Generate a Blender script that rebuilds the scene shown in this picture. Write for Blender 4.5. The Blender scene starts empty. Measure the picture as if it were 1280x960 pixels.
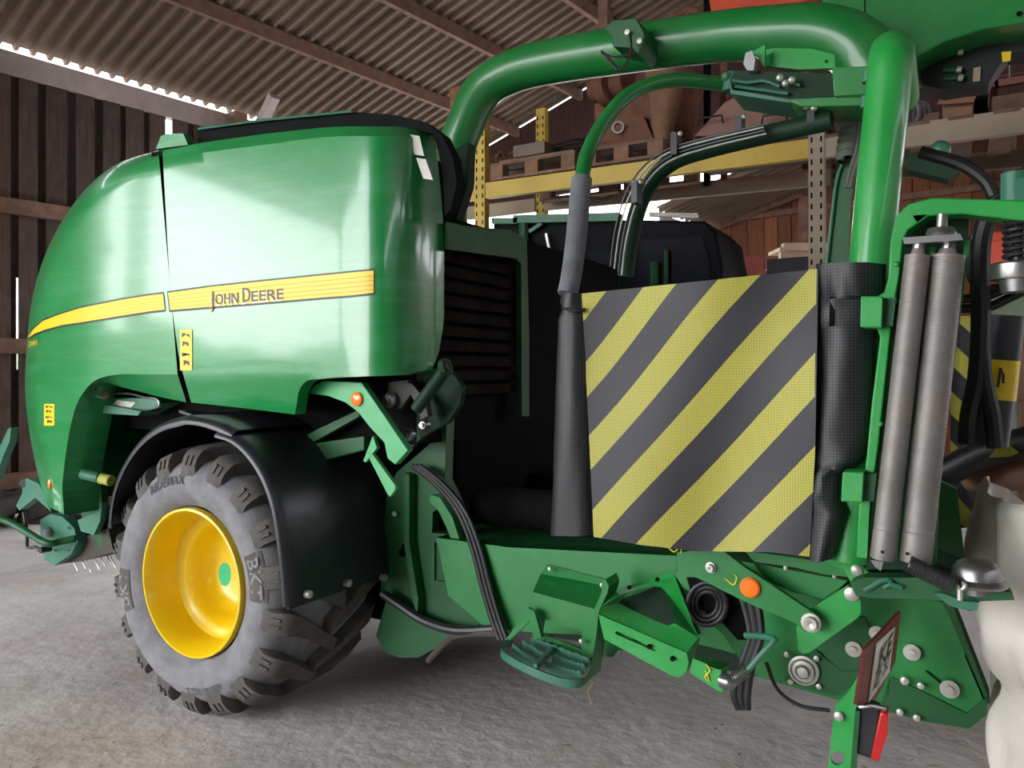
import bpy, bmesh, math, random
from math import pi, sin, cos, sqrt, radians, atan2
from mathutils import Vector as V, Matrix
from mathutils.geometry import tessellate_polygon

sc = bpy.context.scene
random.seed(7)

# ------------------------------------------------------------------ camera
# x runs along the machine, y away from the viewer across it, z up
EYE = V((0, 0, 1.56)); YAW = radians(30); FOC = 960.0; HOR = 465.0
FW = V((-sin(YAW), cos(YAW), 0)); RT = V((cos(YAW), sin(YAW), 0)); UP = V((0, 0, 1))
cam_d = bpy.data.cameras.new('camera'); cam = bpy.data.objects.new('camera', cam_d)
sc.collection.objects.link(cam); sc.camera = cam
cam.location = EYE; cam.rotation_euler = (radians(90), 0, YAW)
cam_d.sensor_width = 36; cam_d.lens = 36 * FOC / 1280; cam_d.shift_y = (HOR - 480) / 1280
cam_d.clip_start = .05; cam_d.clip_end = 300

# ------------------------------------------------------------------ sky and exposure
w = bpy.data.worlds.new('overcast_sky'); sc.world = w; w.use_nodes = True
nt = w.node_tree; nt.nodes.clear()
tc = nt.nodes.new('ShaderNodeTexCoord'); sep = nt.nodes.new('ShaderNodeSeparateXYZ')
rmp = nt.nodes.new('ShaderNodeValToRGB'); bg = nt.nodes.new('ShaderNodeBackground'); wo = nt.nodes.new('ShaderNodeOutputWorld')
rmp.color_ramp.elements[0].position = 0.0; rmp.color_ramp.elements[0].color = (1, .985, .96, 1)
rmp.color_ramp.elements[1].position = 0.6; rmp.color_ramp.elements[1].color = (.74, .84, 1, 1)
nt.links.new(tc.outputs['Generated'], sep.inputs[0]); nt.links.new(sep.outputs['Z'], rmp.inputs[0])
nt.links.new(rmp.outputs[0], bg.inputs[0]); nt.links.new(bg.outputs[0], wo.inputs[0])
bg.inputs[1].default_value = 5.0
sc.view_settings.view_transform = 'Standard'; sc.view_settings.look = 'None'
sc.view_settings.exposure = 1.45; sc.view_settings.gamma = 1; sc.view_settings.use_curve_mapping = False
sc.cycles.max_bounces = 8; sc.cycles.diffuse_bounces = 5; sc.cycles.glossy_bounces = 4
sc.cycles.use_denoising = True; sc.cycles.sample_clamp_indirect = 8

# ------------------------------------------------------------------ pixel to world, on planes of the place
def ray(px, py): return FW + RT * ((px - 640) / FOC) - UP * ((py - HOR) / FOC)
def W(px, py, Y):
    r = ray(px, py); return EYE + r * (Y / r.y)
def WX(px, py, X):
    r = ray(px, py); return EYE + r * (X / r.x)
def WZ(px, py, Z):
    r = ray(px, py); return EYE + r * ((Z - EYE.z) / r.z)
def WT(px, py, t): return EYE + ray(px, py) * t
def PP(px, py, o, n):
    r = ray(px, py); return EYE + r * ((o - EYE).dot(n) / r.dot(n))
def lerp(a, b, t): return a + (b - a) * t
def interp(tab, x):
    if x <= tab[0][0]: return tab[0][1]
    for (a, b), (c, d) in zip(tab, tab[1:]):
        if x <= c: return b + (d - b) * (x - a) / (c - a)
    return tab[-1][1]
def smooth_path(pts, n=6):
    pts = [V(p) for p in pts]
    if len(pts) < 3: return pts
    out = []
    P = [pts[0] * 2 - pts[1]] + pts + [pts[-1] * 2 - pts[-2]]
    for i in range(1, len(P) - 2):
        a, b, c, d = P[i-1], P[i], P[i+1], P[i+2]
        for k in range(n):
            t = k / n
            out.append(.5 * ((2*b) + (c-a)*t + (2*a-5*b+4*c-d)*t*t + (3*b-a-3*c+d)*t**3))
    out.append(pts[-1]); return out

# ------------------------------------------------------------------ materials
def srgb(r, g, b):
    f = lambda c: (c/255/12.92) if c/255 <= .04045 else ((c/255+.055)/1.055)**2.4
    return (f(r), f(g), f(b), 1)
MATS = {}
def mat(name, col, rough=.5, metal=0, coat=0, var=.12, scale=6, bump=0, bscale=40, dirt=None, dirt_amt=.3, stretch=None, rnd=0, spec=.5, dscale=3, dstretch=None):
    m = bpy.data.materials.new(name); m.use_nodes = True; nt = m.node_tree; N = nt.nodes; L = nt.links
    b = N['Principled BSDF']; c = srgb(*col)
    b.inputs['Roughness'].default_value = rough; b.inputs['Metallic'].default_value = metal
    b.inputs['Coat Weight'].default_value = coat; b.inputs['Coat Roughness'].default_value = .08
    b.inputs['Specular IOR Level'].default_value = spec
    tc = N.new('ShaderNodeTexCoord'); src = tc.outputs['Object']
    if stretch:
        mp = N.new('ShaderNodeMapping'); mp.inputs['Scale'].default_value = stretch; L.new(src, mp.inputs[0]); src = mp.outputs[0]
    nz = N.new('ShaderNodeTexNoise'); nz.inputs['Scale'].default_value = scale; nz.inputs['Detail'].default_value = 6
    L.new(src, nz.inputs['Vector'])
    r = N.new('ShaderNodeValToRGB'); r.color_ramp.elements[0].position = .3; r.color_ramp.elements[1].position = .7
    r.color_ramp.elements[0].color = tuple(x*(1-var) for x in c[:3]) + (1,)
    r.color_ramp.elements[1].color = tuple(min(1, x*(1+var)) for x in c[:3]) + (1,)
    L.new(nz.outputs['Fac'], r.inputs[0]); out = r.outputs[0]
    if dirt:
        n2 = N.new('ShaderNodeTexNoise'); n2.inputs['Scale'].default_value = dscale; n2.inputs['Detail'].default_value = 9; n2.inputs['Roughness'].default_value = .7
        if dstretch:
            mp2 = N.new('ShaderNodeMapping'); mp2.inputs['Scale'].default_value = dstretch; L.new(tc.outputs['Object'], mp2.inputs[0]); L.new(mp2.outputs[0], n2.inputs['Vector'])
        else: L.new(tc.outputs['Object'], n2.inputs['Vector'])
        r2 = N.new('ShaderNodeValToRGB'); r2.color_ramp.elements[0].position = .45; r2.color_ramp.elements[1].position = .75
        r2.color_ramp.elements[0].color = (0, 0, 0, 1); r2.color_ramp.elements[1].color = (dirt_amt,)*3 + (1,)
        mx = N.new('ShaderNodeMixRGB'); L.new(n2.outputs['Fac'], r2.inputs[0]); L.new(r2.outputs[0], mx.inputs[0])
        L.new(out, mx.inputs[1]); mx.inputs[2].default_value = srgb(*dirt); out = mx.outputs[0]
    if rnd:
        oi = N.new('ShaderNodeObjectInfo'); mr = N.new('ShaderNodeMapRange')
        mr.inputs[3].default_value = 1 - rnd; mr.inputs[4].default_value = 1 + rnd; L.new(oi.outputs['Random'], mr.inputs[0])
        vm = N.new('ShaderNodeVectorMath'); vm.operation = 'SCALE'; L.new(out, vm.inputs[0]); L.new(mr.outputs[0], vm.inputs['Scale']); out = vm.outputs[0]
    L.new(out, b.inputs['Base Color'])
    if bump:
        n3 = N.new('ShaderNodeTexNoise'); n3.inputs['Scale'].default_value = bscale; n3.inputs['Detail'].default_value = 4; L.new(src, n3.inputs['Vector'])
        bp = N.new('ShaderNodeBump'); bp.inputs['Strength'].default_value = bump; bp.inputs['Distance'].default_value = .01
        L.new(n3.outputs['Fac'], bp.inputs['Height']); L.new(bp.outputs[0], b.inputs['Normal'])
    MATS[name] = m; return m
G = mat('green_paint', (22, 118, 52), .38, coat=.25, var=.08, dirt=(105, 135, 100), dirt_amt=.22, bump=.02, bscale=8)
GH = mat('green_hood_glare_paint', (28, 134, 68), .28, coat=.5, var=.05, dirt=(130, 190, 155), dirt_amt=.22, dscale=2.2, dstretch=(1, 1, 9))  # lifted green and pale dirt layer hold glare haze as well as wipe streaks
GD = mat('green_shaded_paint', (14, 82, 38), .5, var=.15, dirt=(70, 80, 60), dirt_amt=.15)  # shaded copy of the machine green, for inner and dirty parts
GK = mat('green_deep_shade_paint', (8, 48, 26), .6, var=.2, dirt=(36, 36, 28), dirt_amt=.3, spec=.3)  # same machine green again, with deep shade put into the colour
GT = mat('teal_green_paint', (45, 110, 85), .5, var=.1, dirt=(120, 130, 115), dirt_amt=.3)
BK = mat('black_plastic', (26, 27, 31), .45, var=.2, dirt=(90, 88, 90), dirt_amt=.25)
FN = mat('fender_plastic', (34, 35, 41), .36, var=.12, dirt=(85, 85, 92), dirt_amt=.2, bump=.05, bscale=120)
BR = mat('black_rubber_hose', (18, 18, 20), .5, var=.2, dirt=(80, 80, 78), dirt_amt=.25)
DK = mat('black_unlit_interior', (9, 9, 9), .9, var=.2, spec=.15)  # near-black stands for unlit interiors; also used on plain black parts
YL = mat('yellow_rim_paint', (234, 198, 12), .35, coat=.3, var=.05, dirt=(150, 110, 10), dirt_amt=.35)
YD = mat('yellow_decal', (240, 205, 30), .4, var=.04, stretch=(1, 1, 60), scale=3)
DL = mat('dark_decal', (30, 34, 26), .45)
SL = mat('decal_light', (235, 228, 180), .5)
TY = mat('tyre_rubber', (120, 119, 122), .85, var=.18, scale=12, dirt=(150, 146, 142), dirt_amt=.45, bump=.25, bscale=60)  # light grey holds both dust and glare on the sidewall
TD = mat('tyre_tread_rubber', (82, 79, 77), .85, var=.2, dirt=(120, 112, 100), dirt_amt=.6, bump=.3, bscale=50)
AL = mat('aluminium_roller', (140, 136, 132), .58, metal=.55, var=.2, dirt=(120, 105, 90), dirt_amt=.5, dscale=8)
ST = mat('steel', (150, 150, 150), .35, metal=.9, var=.15, dirt=(110, 100, 90), dirt_amt=.4)
ZN = mat('zinc_bolt', (190, 188, 180), .45, metal=.6, var=.12)
OR = mat('orange_reflector', (255, 120, 10), .25, coat=.5, var=.05)
RD = mat('red_lens', (185, 30, 30), .25, coat=.6, var=.1)
RB = mat('red_board', (110, 35, 30), .5, var=.2)
WP = mat('white_plate', (215, 212, 205), .5, var=.05, dirt=(120, 110, 100), dirt_amt=.4, dscale=12)
FM = mat('grey_foam', (108, 110, 116), .9, var=.15, scale=20, bump=.3, bscale=60, dirt=(60, 60, 62), dirt_amt=.4, dscale=14)
BAG = mat('white_woven_fabric', (222, 215, 205), .85, var=.05, scale=5, bump=.25, bscale=300, dirt=(160, 145, 125), dirt_amt=.4)
SO = mat('brown_contents', (60, 45, 35), .95, var=.3, bump=.5)
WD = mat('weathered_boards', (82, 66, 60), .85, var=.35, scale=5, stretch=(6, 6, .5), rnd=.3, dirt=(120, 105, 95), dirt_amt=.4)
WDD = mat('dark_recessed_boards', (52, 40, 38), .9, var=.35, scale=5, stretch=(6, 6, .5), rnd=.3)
WR = mat('red_brown_boards', (132, 82, 55), .85, var=.3, scale=5, stretch=(8, 8, .5), rnd=.25, dirt=(110, 60, 40), dirt_amt=.5)
WB = mat('timber_beam', (122, 92, 76), .85, var=.25, scale=4, stretch=(2, 2, 2), rnd=.1)
WPL = mat('pallet_wood', (120, 92, 74), .85, var=.3, scale=8, rnd=.25)
RF = mat('fibre_cement_sheet', (116, 98, 82), .9, var=.15, scale=2, dirt=(80, 66, 54), dirt_amt=.5, dscale=1)
SF = mat('pale_wall_plate', (175, 160, 155), .8, var=.1)
CO = mat('concrete_floor', (212, 204, 197), .85, var=.12, scale=1.6, bump=.9, bscale=14, dirt=(152, 130, 112), dirt_amt=.55, dscale=2.2)
GR = mat('gravel_ground', (140, 134, 122), .95, var=.15, scale=2, bump=.4)
RY = mat('rack_yellow_steel', (205, 172, 60), .5, var=.15, dirt=(120, 90, 50), dirt_amt=.5)
RG = mat('rack_beige_steel', (165, 150, 130), .55, var=.12, dirt=(110, 90, 70), dirt_amt=.4)
RN = mat('rack_brown_steel', (105, 92, 78), .6, var=.15)
RS = mat('rusty_iron', (110, 72, 52), .8, var=.35, scale=10, bump=.3, dirt=(60, 42, 34), dirt_amt=.6, dscale=8)
HB = mat('hopper_brown_paint', (128, 92, 80), .6, var=.1)
OB = mat('orange_red_paint', (205, 70, 35), .5, var=.12)
CB = mat('cardboard', (140, 105, 85), .9, var=.15)
NV = mat('unlit_navy_panel', (9, 12, 20), .7, var=.2, spec=.2)  # near-black colour stands for the vehicle body being unlit
RDK = mat('red_machine_paint', (130, 60, 50), .6, var=.2)

def curtain_mat():
    m = bpy.data.materials.new('striped_mesh_fabric'); m.use_nodes = True; N = m.node_tree.nodes; L = m.node_tree.links
    b = N['Principled BSDF']; b.inputs['Roughness'].default_value = .55
    g = N.new('ShaderNodeNewGeometry'); s = N.new('ShaderNodeSeparateXYZ'); L.new(g.outputs['Position'], s.inputs[0])
    def mth(op, a, c=None):
        n = N.new('ShaderNodeMath'); n.operation = op
        for i, x in enumerate((a, c)):
            if x is None: continue
            if isinstance(x, (int, float)): n.inputs[i].default_value = x
            else: L.new(x, n.inputs[i])
        return n.outputs[0]
    uv = N.new('ShaderNodeUVMap'); s2 = N.new('ShaderNodeSeparateXYZ'); L.new(uv.outputs[0], s2.inputs[0])
    X, Z = s2.outputs[0], s2.outputs[1]
    wv = mth('SUBTRACT', Z, mth('MULTIPLY', X, 1.12))
    fr = mth('FRACT', mth('DIVIDE', mth('SUBTRACT', 12.476, wv), .25))
    yel = mth('LESS_THAN', fr, .47)
    inr = mth('MULTIPLY', mth('GREATER_THAN', X, -1.03), mth('LESS_THAN', X, -.3247))
    yel = mth('MULTIPLY', yel, inr)
    weave = mth('MULTIPLY', mth('GREATER_THAN', mth('FRACT', mth('MULTIPLY', X, 230)), .3), mth('GREATER_THAN', mth('FRACT', mth('MULTIPLY', Z, 230)), .3))
    fx = N.new('ShaderNodeMixRGB'); fx.inputs[1].default_value = srgb(30, 30, 34); fx.inputs[2].default_value = srgb(55, 53, 60); L.new(weave, fx.inputs[0])
    fy = N.new('ShaderNodeMixRGB'); fy.inputs[1].default_value = srgb(120, 116, 50); fy.inputs[2].default_value = srgb(205, 200, 78); L.new(weave, fy.inputs[0])
    mx = N.new('ShaderNodeMixRGB'); L.new(yel, mx.inputs[0]); L.new(fx.outputs[0], mx.inputs[1]); L.new(fy.outputs[0], mx.inputs[2])
    L.new(mx.outputs[0], b.inputs['Base Color'])
    bp = N.new('ShaderNodeBump'); bp.inputs['Strength'].default_value = .3; bp.inputs['Distance'].default_value = .002
    L.new(weave, bp.inputs['Height']); L.new(bp.outputs[0], b.inputs['Normal'])
    return m
CT = curtain_mat()
def mesh_black():
    m = bpy.data.materials.new('black_mesh_fabric'); m.use_nodes = True; N = m.node_tree.nodes; L = m.node_tree.links
    b = N['Principled BSDF']; b.inputs['Roughness'].default_value = .5
    g = N.new('ShaderNodeTexCoord'); 
    v = N.new('ShaderNodeTexBrick'); v.inputs['Scale'].default_value = 60; v.offset = 0
    v.inputs['Color1'].default_value = srgb(52, 54, 58); v.inputs['Color2'].default_value = srgb(42, 44, 48); v.inputs['Mortar'].default_value = srgb(14, 14, 16)
    v.inputs['Mortar Size'].default_value = .12; v.inputs['Brick Width'].default_value = .5; v.inputs['Row Height'].default_value = .5
    mp = N.new('ShaderNodeMapping'); mp.inputs['Rotation'].default_value = (pi/2, 0, 0); L.new(g.outputs['Object'], mp.inputs[0]); L.new(mp.outputs[0], v.inputs[0])
    L.new(v.outputs['Color'], b.inputs['Base Color']); return m
BM = mesh_black()

# ------------------------------------------------------------------ mesh builder
class M:
    def __init__(s): s.v = []; s.f = []
    def add(s, vs, fs):
        o = len(s.v); s.v += [V(p) for p in vs]; s.f += [tuple(i + o for i in f) for f in fs]; return s
    def grid(s, rows, close=False):
        n = len(rows[0]); vs = [p for r in rows for p in r]; fs = []
        for i in range(len(rows) - 1):
            for j in range(n if close else n - 1):
                a, b = i*n + j, i*n + (j+1) % n
                fs.append((a, b, b + n, a + n))
        return s.add(vs, fs)
    def sheet(s, rows, thick):
        """grid with a thickness vector, closed round its edge"""
        t = V(thick); n = len(rows[0]); m = len(rows)
        vs = [V(p) for r in rows for p in r]; k = len(vs); vs2 = vs + [p + t for p in vs]; fs = []
        for i in range(m-1):
            for j in range(n-1):
                a = i*n+j; fs.append((a, a+1, a+n+1, a+n)); fs.append((k+a, k+a+n, k+a+n+1, k+a+1))
        for j in range(n-1):
            fs.append((j, k+j, k+j+1, j+1)); a = (m-1)*n+j; fs.append((a, a+1, k+a+1, k+a))
        for i in range(m-1):
            a = i*n; fs.append((a, a+n, k+a+n, k+a)); a = i*n+n-1; fs.append((a, k+a, k+a+n, a+n))
        return s.add(vs2, fs)
    def obox(s, c, ax, ay, az):
        c = V(c); ax, ay, az = V(ax), V(ay), V(az)
        vs = [c + ax*i + ay*j + az*k for i in (-1, 1) for j in (-1, 1) for k in (-1, 1)]
        return s.add(vs, [(0,1,3,2),(4,6,7,5),(0,4,5,1),(2,3,7,6),(0,2,6,4),(1,5,7,3)])
    def box(s, a, b):
        a, b = V(a), V(b); c = (a+b)/2; h = (b-a)/2
        return s.obox(c, (h.x,0,0), (0,h.y,0), (0,0,h.z))
    def bar(s, p, q, wd, ht, up=(0,0,1)):
        p, q = V(p), V(q); d = (q-p); u = V(up); sd = d.cross(u)
        if sd.length < 1e-6: u = V((1,0,0)); sd = d.cross(u)
        sd.normalize(); u = sd.cross(d).normalized()
        return s.obox((p+q)/2, d/2, sd*wd/2, u*ht/2)
    def tube(s, pts, r, n=12, caps=True, sm=0):
        pts = smooth_path(pts, sm) if sm else [V(p) for p in pts]
        m = len(pts); rs = r if isinstance(r, (list, tuple)) else [r]*m
        if len(rs) != m: rs = [interp([(i/(len(rs)-1), x) for i, x in enumerate(rs)], k/(m-1)) for k in range(m)]
        T = [(pts[min(i+1, m-1)] - pts[max(i-1, 0)]).normalized() for i in range(m)]
        a = T[0].cross(V((0,0,1)));  a = a if a.length > .1 else T[0].cross(V((1,0,0))); a.normalize()
        rows = []
        for i in range(m):
            a = (a - T[i]*a.dot(T[i])).normalized(); b = T[i].cross(a)
            rows.append([pts[i] + (a*cos(2*pi*k/n) + b*sin(2*pi*k/n))*rs[i] for k in range(n)])
        s.grid(rows, True)
        if caps:
            o = len(s.v) - m*n; s.f.append(tuple(range(o+n-1, o-1, -1))); s.f.append(tuple(range(o+(m-1)*n, o+m*n)))
        return s
    def cyl(s, p, q, r, r2=None, n=16): return s.tube([p, q], [r, r if r2 is None else r2], n)
    def lathe(s, o, ax, prof, n=32, a0=0, a1=2*pi, ref=None):
        o = V(o); ax = V(ax).normalized(); e = V(ref) if ref else (ax.cross(V((0,0,1))) if abs(ax.z) < .9 else V((1,0,0)))
        e = (e - ax*e.dot(ax)).normalized(); g = ax.cross(e); full = abs(a1-a0-2*pi) < 1e-6
        k = n if full else n + 1
        rows = [[o + ax*h + (e*cos(a0+(a1-a0)*j/n) + g*sin(a0+(a1-a0)*j/n))*r for j in range(k)] for h, r in prof]
        return s.grid(rows, full)
    def spring(s, p, q, r, wr, turns, n=6):
        p, q = V(p), V(q); d = q-p; a = d.cross(V((0,0,1)) if abs(d.normalized().z) < .9 else V((1,0,0))).normalized(); b = d.normalized().cross(a)
        k = int(turns*12); return s.tube([p + d*i/k + (a*cos(2*pi*i/12) + b*sin(2*pi*i/12))*r for i in range(k+1)], wr, n)
    def plate(s, pts, vec, holes=(), Y=None):
        """outline (px, py[, Y]) tessellated with holes, extruded by vec"""
        loops = [list(pts)] + [list(h) for h in holes]; flat = []; l2 = []
        for lp in loops:
            l2.append([V((p[0], -p[1], 0)) for p in lp])
            for p in lp: flat.append(W(p[0], p[1], p[2] if len(p) > 2 else Y))
        tr = tessellate_polygon(l2); n = len(flat); v = V(vec)
        fs = [tuple(t) for t in tr] + [tuple(n + i for i in reversed(t)) for t in tr]
        o = 0
        for lp in loops:
            k = len(lp)
            for i in range(k): a, b = o + i, o + (i+1) % k; fs.append((a, b, n+b, n+a))
            o += k
        return s.add(flat + [p + v for p in flat], fs)
    def poly(s, pts, vec):
        """planar 3-D outline extruded"""
        pts = [V(p) for p in pts]; n = len(pts); v = V(vec)
        tr = tessellate_polygon([pts])
        fs = [tuple(t) for t in tr] + [tuple(n+i for i in reversed(t)) for t in tr] + [(i, (i+1) % n, n+(i+1) % n, n+i) for i in range(n)]
        return s.add(pts + [p+v for p in pts], fs)
    def ball(s, c, r, n=12):
        return s.lathe(c, (0,0,1), [(-cos(pi*i/8)*r, max(1e-4, sin(pi*i/8)*r)) for i in range(9)], n)

WL = {}
def obj(name, m, material, parent=None, bevel=0, ang=35, recalc=True, uv=None, subd=0):
    me = bpy.data.meshes.new(name)
    lo = V((min(p.x for p in m.v), min(p.y for p in m.v), min(p.z for p in m.v))); hi = V((max(p.x for p in m.v), max(p.y for p in m.v), max(p.z for p in m.v)))
    c = (lo+hi)/2
    if parent is None: c.z = lo.z
    me.from_pydata([p - c for p in m.v], [], m.f)
    bm = bmesh.new(); bm.from_mesh(me); bmesh.ops.remove_doubles(bm, verts=bm.verts, dist=1e-6)
    if recalc: bmesh.ops.recalc_face_normals(bm, faces=bm.faces)
    for f in bm.faces: f.smooth = True
    if uv:
        l = bm.loops.layers.uv.new('UVMap')
        for f in bm.faces:
            for lp in f.loops: lp[l].uv = uv(lp.vert.co + c)
    bm.to_mesh(me); bm.free(); me.set_sharp_from_angle(angle=radians(ang))
    if material: me.materials.append(material)
    o = bpy.data.objects.new(name, me); sc.collection.objects.link(o)
    o.parent = parent; WL[o.name] = c; o.location = c - (WL[parent.name] if parent else V((0,0,0)))
    if bevel:
        b = o.modifiers.new('bevel', 'BEVEL'); b.width = bevel; b.segments = 2; b.limit_method = 'ANGLE'; b.angle_limit = radians(40)
    return o
def again(src, name, loc, parent=None, rot=None, scale=None, label=None, group=None):
    """another object sharing src's mesh, at world loc"""
    o = src.copy(); o.name = name; sc.collection.objects.link(o); o.parent = parent
    WL[o.name] = V(loc); o.location = V(loc) - (WL[parent.name] if parent else V((0,0,0)))
    if rot: o.rotation_euler = rot
    if scale: o.scale = scale
    return o
def thing(name, loc, label, cat, group=None):
    o = bpy.data.objects.new(name, None); sc.collection.objects.link(o); o.location = loc; o.empty_display_size = .1
    WL[o.name] = V(loc); return tag(o, label, cat, group)
def tag(o, label, cat, group=None):
    o['label'] = label; o['category'] = cat
    if group: o['group'] = group
    return o
def struct(o): o['kind'] = 'structure'; return o
def circ(cx, cy, rx, ry=None, n=20): return [(cx + rx*cos(2*pi*i/n), cy + (ry or rx)*sin(2*pi*i/n)) for i in range(n)]
def text_mesh(txt, size=1, extr=0, bold=0):
    cu = bpy.data.curves.new('lettering', 'FONT'); cu.body = txt; cu.size = size; cu.extrude = extr; cu.offset = bold; cu.resolution_u = 3
    to = bpy.data.objects.new('lettering', cu); sc.collection.objects.link(to)
    bpy.context.view_layer.update(); me = bpy.data.meshes.new_from_object(to)
    vs = [p.co.copy() for p in me.vertices]; fs = [tuple(p.vertices) for p in me.polygons]
    bpy.data.objects.remove(to); bpy.data.meshes.remove(me); return vs, fs

# ================================================================== building
AB = radians(8.5); BX = V((cos(AB), -sin(AB), 0)); BY = V((sin(AB), cos(AB), 0)); SLP = .267
def B(u, v, z): return BX*u + BY*v + V((0,0,z))
EV = WT(0, 50, 8.5); U0 = EV.dot(BX); ZE = EV.z
RN_ = BY.cross(BX + UP*SLP).normalized()
def roofhit(px, py):
    r = ray(px, py); return EYE + r*((EV - EYE).dot(RN_) / r.dot(RN_))
VG = roofhit(683, 140).dot(BY); VF = -9.5; VO = -3.2; UR = U0 + 20; RIDGE = 11.0
def roofz(u): d = u - U0; return ZE + .03 + SLP*(d if d < RIDGE else 2*RIDGE - d)

m = M(); m.add([B(U0-.5, VF-.1, 0), B(UR+.3, VF-.1, 0), B(UR+.3, 26, 0), B(U0-.5, 26, 0), B(U0-.5, VF-.1, -.2), B(UR+.3, VF-.1, -.2), B(UR+.3, 26, -.2), B(U0-.5, 26, -.2)],
    [(0,1,2,3),(7,6,5,4),(0,4,5,1),(1,5,6,2),(2,6,7,3),(3,7,4,0)])
struct(obj('floor', m, CO))
m = M(); m.add([(-90,-90,-.25),(90,-90,-.25),(90,90,-.25),(-90,90,-.25)], [(0,1,2,3)]); struct(obj('ground', m, GR))

def corrugated(u0, u1, z0, z1, v0, v1, pitch=.177, amp=.028, seg=10, name='ceiling', mt=RF, dv=.0):
    nv = int((v1-v0)/pitch); rows = []; prof = ((0, 1), (.56, 1), (.66, -1), (.90, -1))
    for k in range(3):
        t = k/2; u = lerp(u0, u1, t); z = lerp(z0, z1, t)
        rows.append([B(u, v0 + (j + f)*pitch, z + amp*h) for j in range(nv) for f, h in prof] + [B(u, v1, z + amp)])
    m = M(); m.grid(rows); k = len(m.v); m.add([p + V((0,0,.012)) for p in m.v], [tuple(reversed([i for i in f])) for f in m.f])
    return struct(obj(name, m, mt, recalc=False, ang=20))
ceil = corrugated(U0-.12, U0+RIDGE, ZE+.03-.03, ZE+.03+SLP*RIDGE, VF-.6, VG)
corrugated(U0+RIDGE, UR+.3, ZE+.03+SLP*RIDGE, roofz(UR+.3), VF-.6, VG, name='ceiling_slope')
for k in range(1, 17):
    d = .46 + 1.27*k
    u = U0 + d; z = roofz(u) - .09
    m = M(); m.bar(B(u, VF, z-.03), B(u, VG-.05, z-.03), .075, .16, up=(0,0,1)); obj('purlin', m, WB, ceil)
for v in (-5.2, -.4, 4.4, 9.2):    # principal rafters
    if v > 4: continue
    m = M(); m.bar(B(U0, v, roofz(U0)-.3), B(U0+RIDGE, v, roofz(U0+RIDGE)-.3), .16, .24); m.bar(B(U0+RIDGE, v, roofz(U0+RIDGE)-.3), B(UR, v, roofz(UR)-.3), .16, .24); obj('rafter', m, WB, ceil)

# left wall: plates, posts, girts and single boards
ZB = WT(0, 92, 8.5).z; ZP = ZE - .105
m = M(); m.bar(B(U0-.04, VF, (ZB+ZP)/2+.01), B(U0-.04, VG, (ZB+ZP)/2+.01), .12, ZP-ZB); wl = struct(obj('wall_left', m, SF))
pz = lambda py, t=8.5: 1.56 + (HOR-py)/960*t
def pxof(v):
    d = B(U0, v, 2) - EYE; return 640 + FOC*d.dot(RT)/d.dot(FW) if d.dot(FW) > .1 else -9999
slits = [(5, 345, 462), (205, 0, 172)]
v = VO; i = 0
while v < VG:      # staggered boarding: wide boards proud, narrower ones recessed behind the joints
    bw = random.uniform(.19, .23); ga = random.uniform(.07, .11)
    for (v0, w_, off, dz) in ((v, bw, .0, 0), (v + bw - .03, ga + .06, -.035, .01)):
        z0 = .02 + random.uniform(0, .05)
        pc = pxof(v0 + w_/2)
        spans = [(z0, ZB + .02)]
        if off < 0 and slits and pc > slits[0][0]:
            s_ = slits.pop(0); spans = [(z0, pz(s_[2])), (pz(s_[1]), ZB + .02)] if s_[1] else [(z0, pz(s_[2]))]
            if s_[1]:
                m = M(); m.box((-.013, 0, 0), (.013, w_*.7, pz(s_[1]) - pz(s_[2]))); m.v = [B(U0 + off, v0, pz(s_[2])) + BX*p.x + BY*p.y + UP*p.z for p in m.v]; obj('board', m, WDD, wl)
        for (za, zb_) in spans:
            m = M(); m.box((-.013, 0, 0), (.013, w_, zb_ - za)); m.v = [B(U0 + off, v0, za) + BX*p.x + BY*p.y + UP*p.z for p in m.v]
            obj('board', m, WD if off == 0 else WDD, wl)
    v += bw + ga; i += 1
for z in (pz(262, 8.7), pz(433, 8.7), .35):
    m = M(); m.bar(B(U0+.07, VO, z), B(U0+.07, VG, z), .09, .17); obj('girt', m, WB, wl)
for v in (2.95, 2.95+3.0, -.4, 8.9, -3.6, -9.4):
    m = M(); m.bar(B(U0+.13, v, 0), B(U0+.13, v, ZE-.1), .2, .2, up=BY); obj('post', m, WB, wl)
m = M(); m.bar(B(U0+.13, 5.95, ZE-.95), B(U0+1.0, 5.95, ZE-.05), .12, .12); obj('brace', m, SF, wl)

# partition gable between this hall and the lower hall behind
zh = 3.55
m = M(); m.poly([B(U0, VG, zh+.9), B(U0+RIDGE, VG, zh+.9), B(UR, VG, zh+.9), B(UR, VG, roofz(UR)-.03), B(U0+RIDGE, VG, roofz(U0+RIDGE)-.03), B(U0, VG, roofz(U0)-.03)], BY*.06)
struct(obj('wall_gable', m, DKW := mat('dark_gable_boards', (70, 45, 42), .9, var=.3, stretch=(6, 6, .6))))
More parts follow.
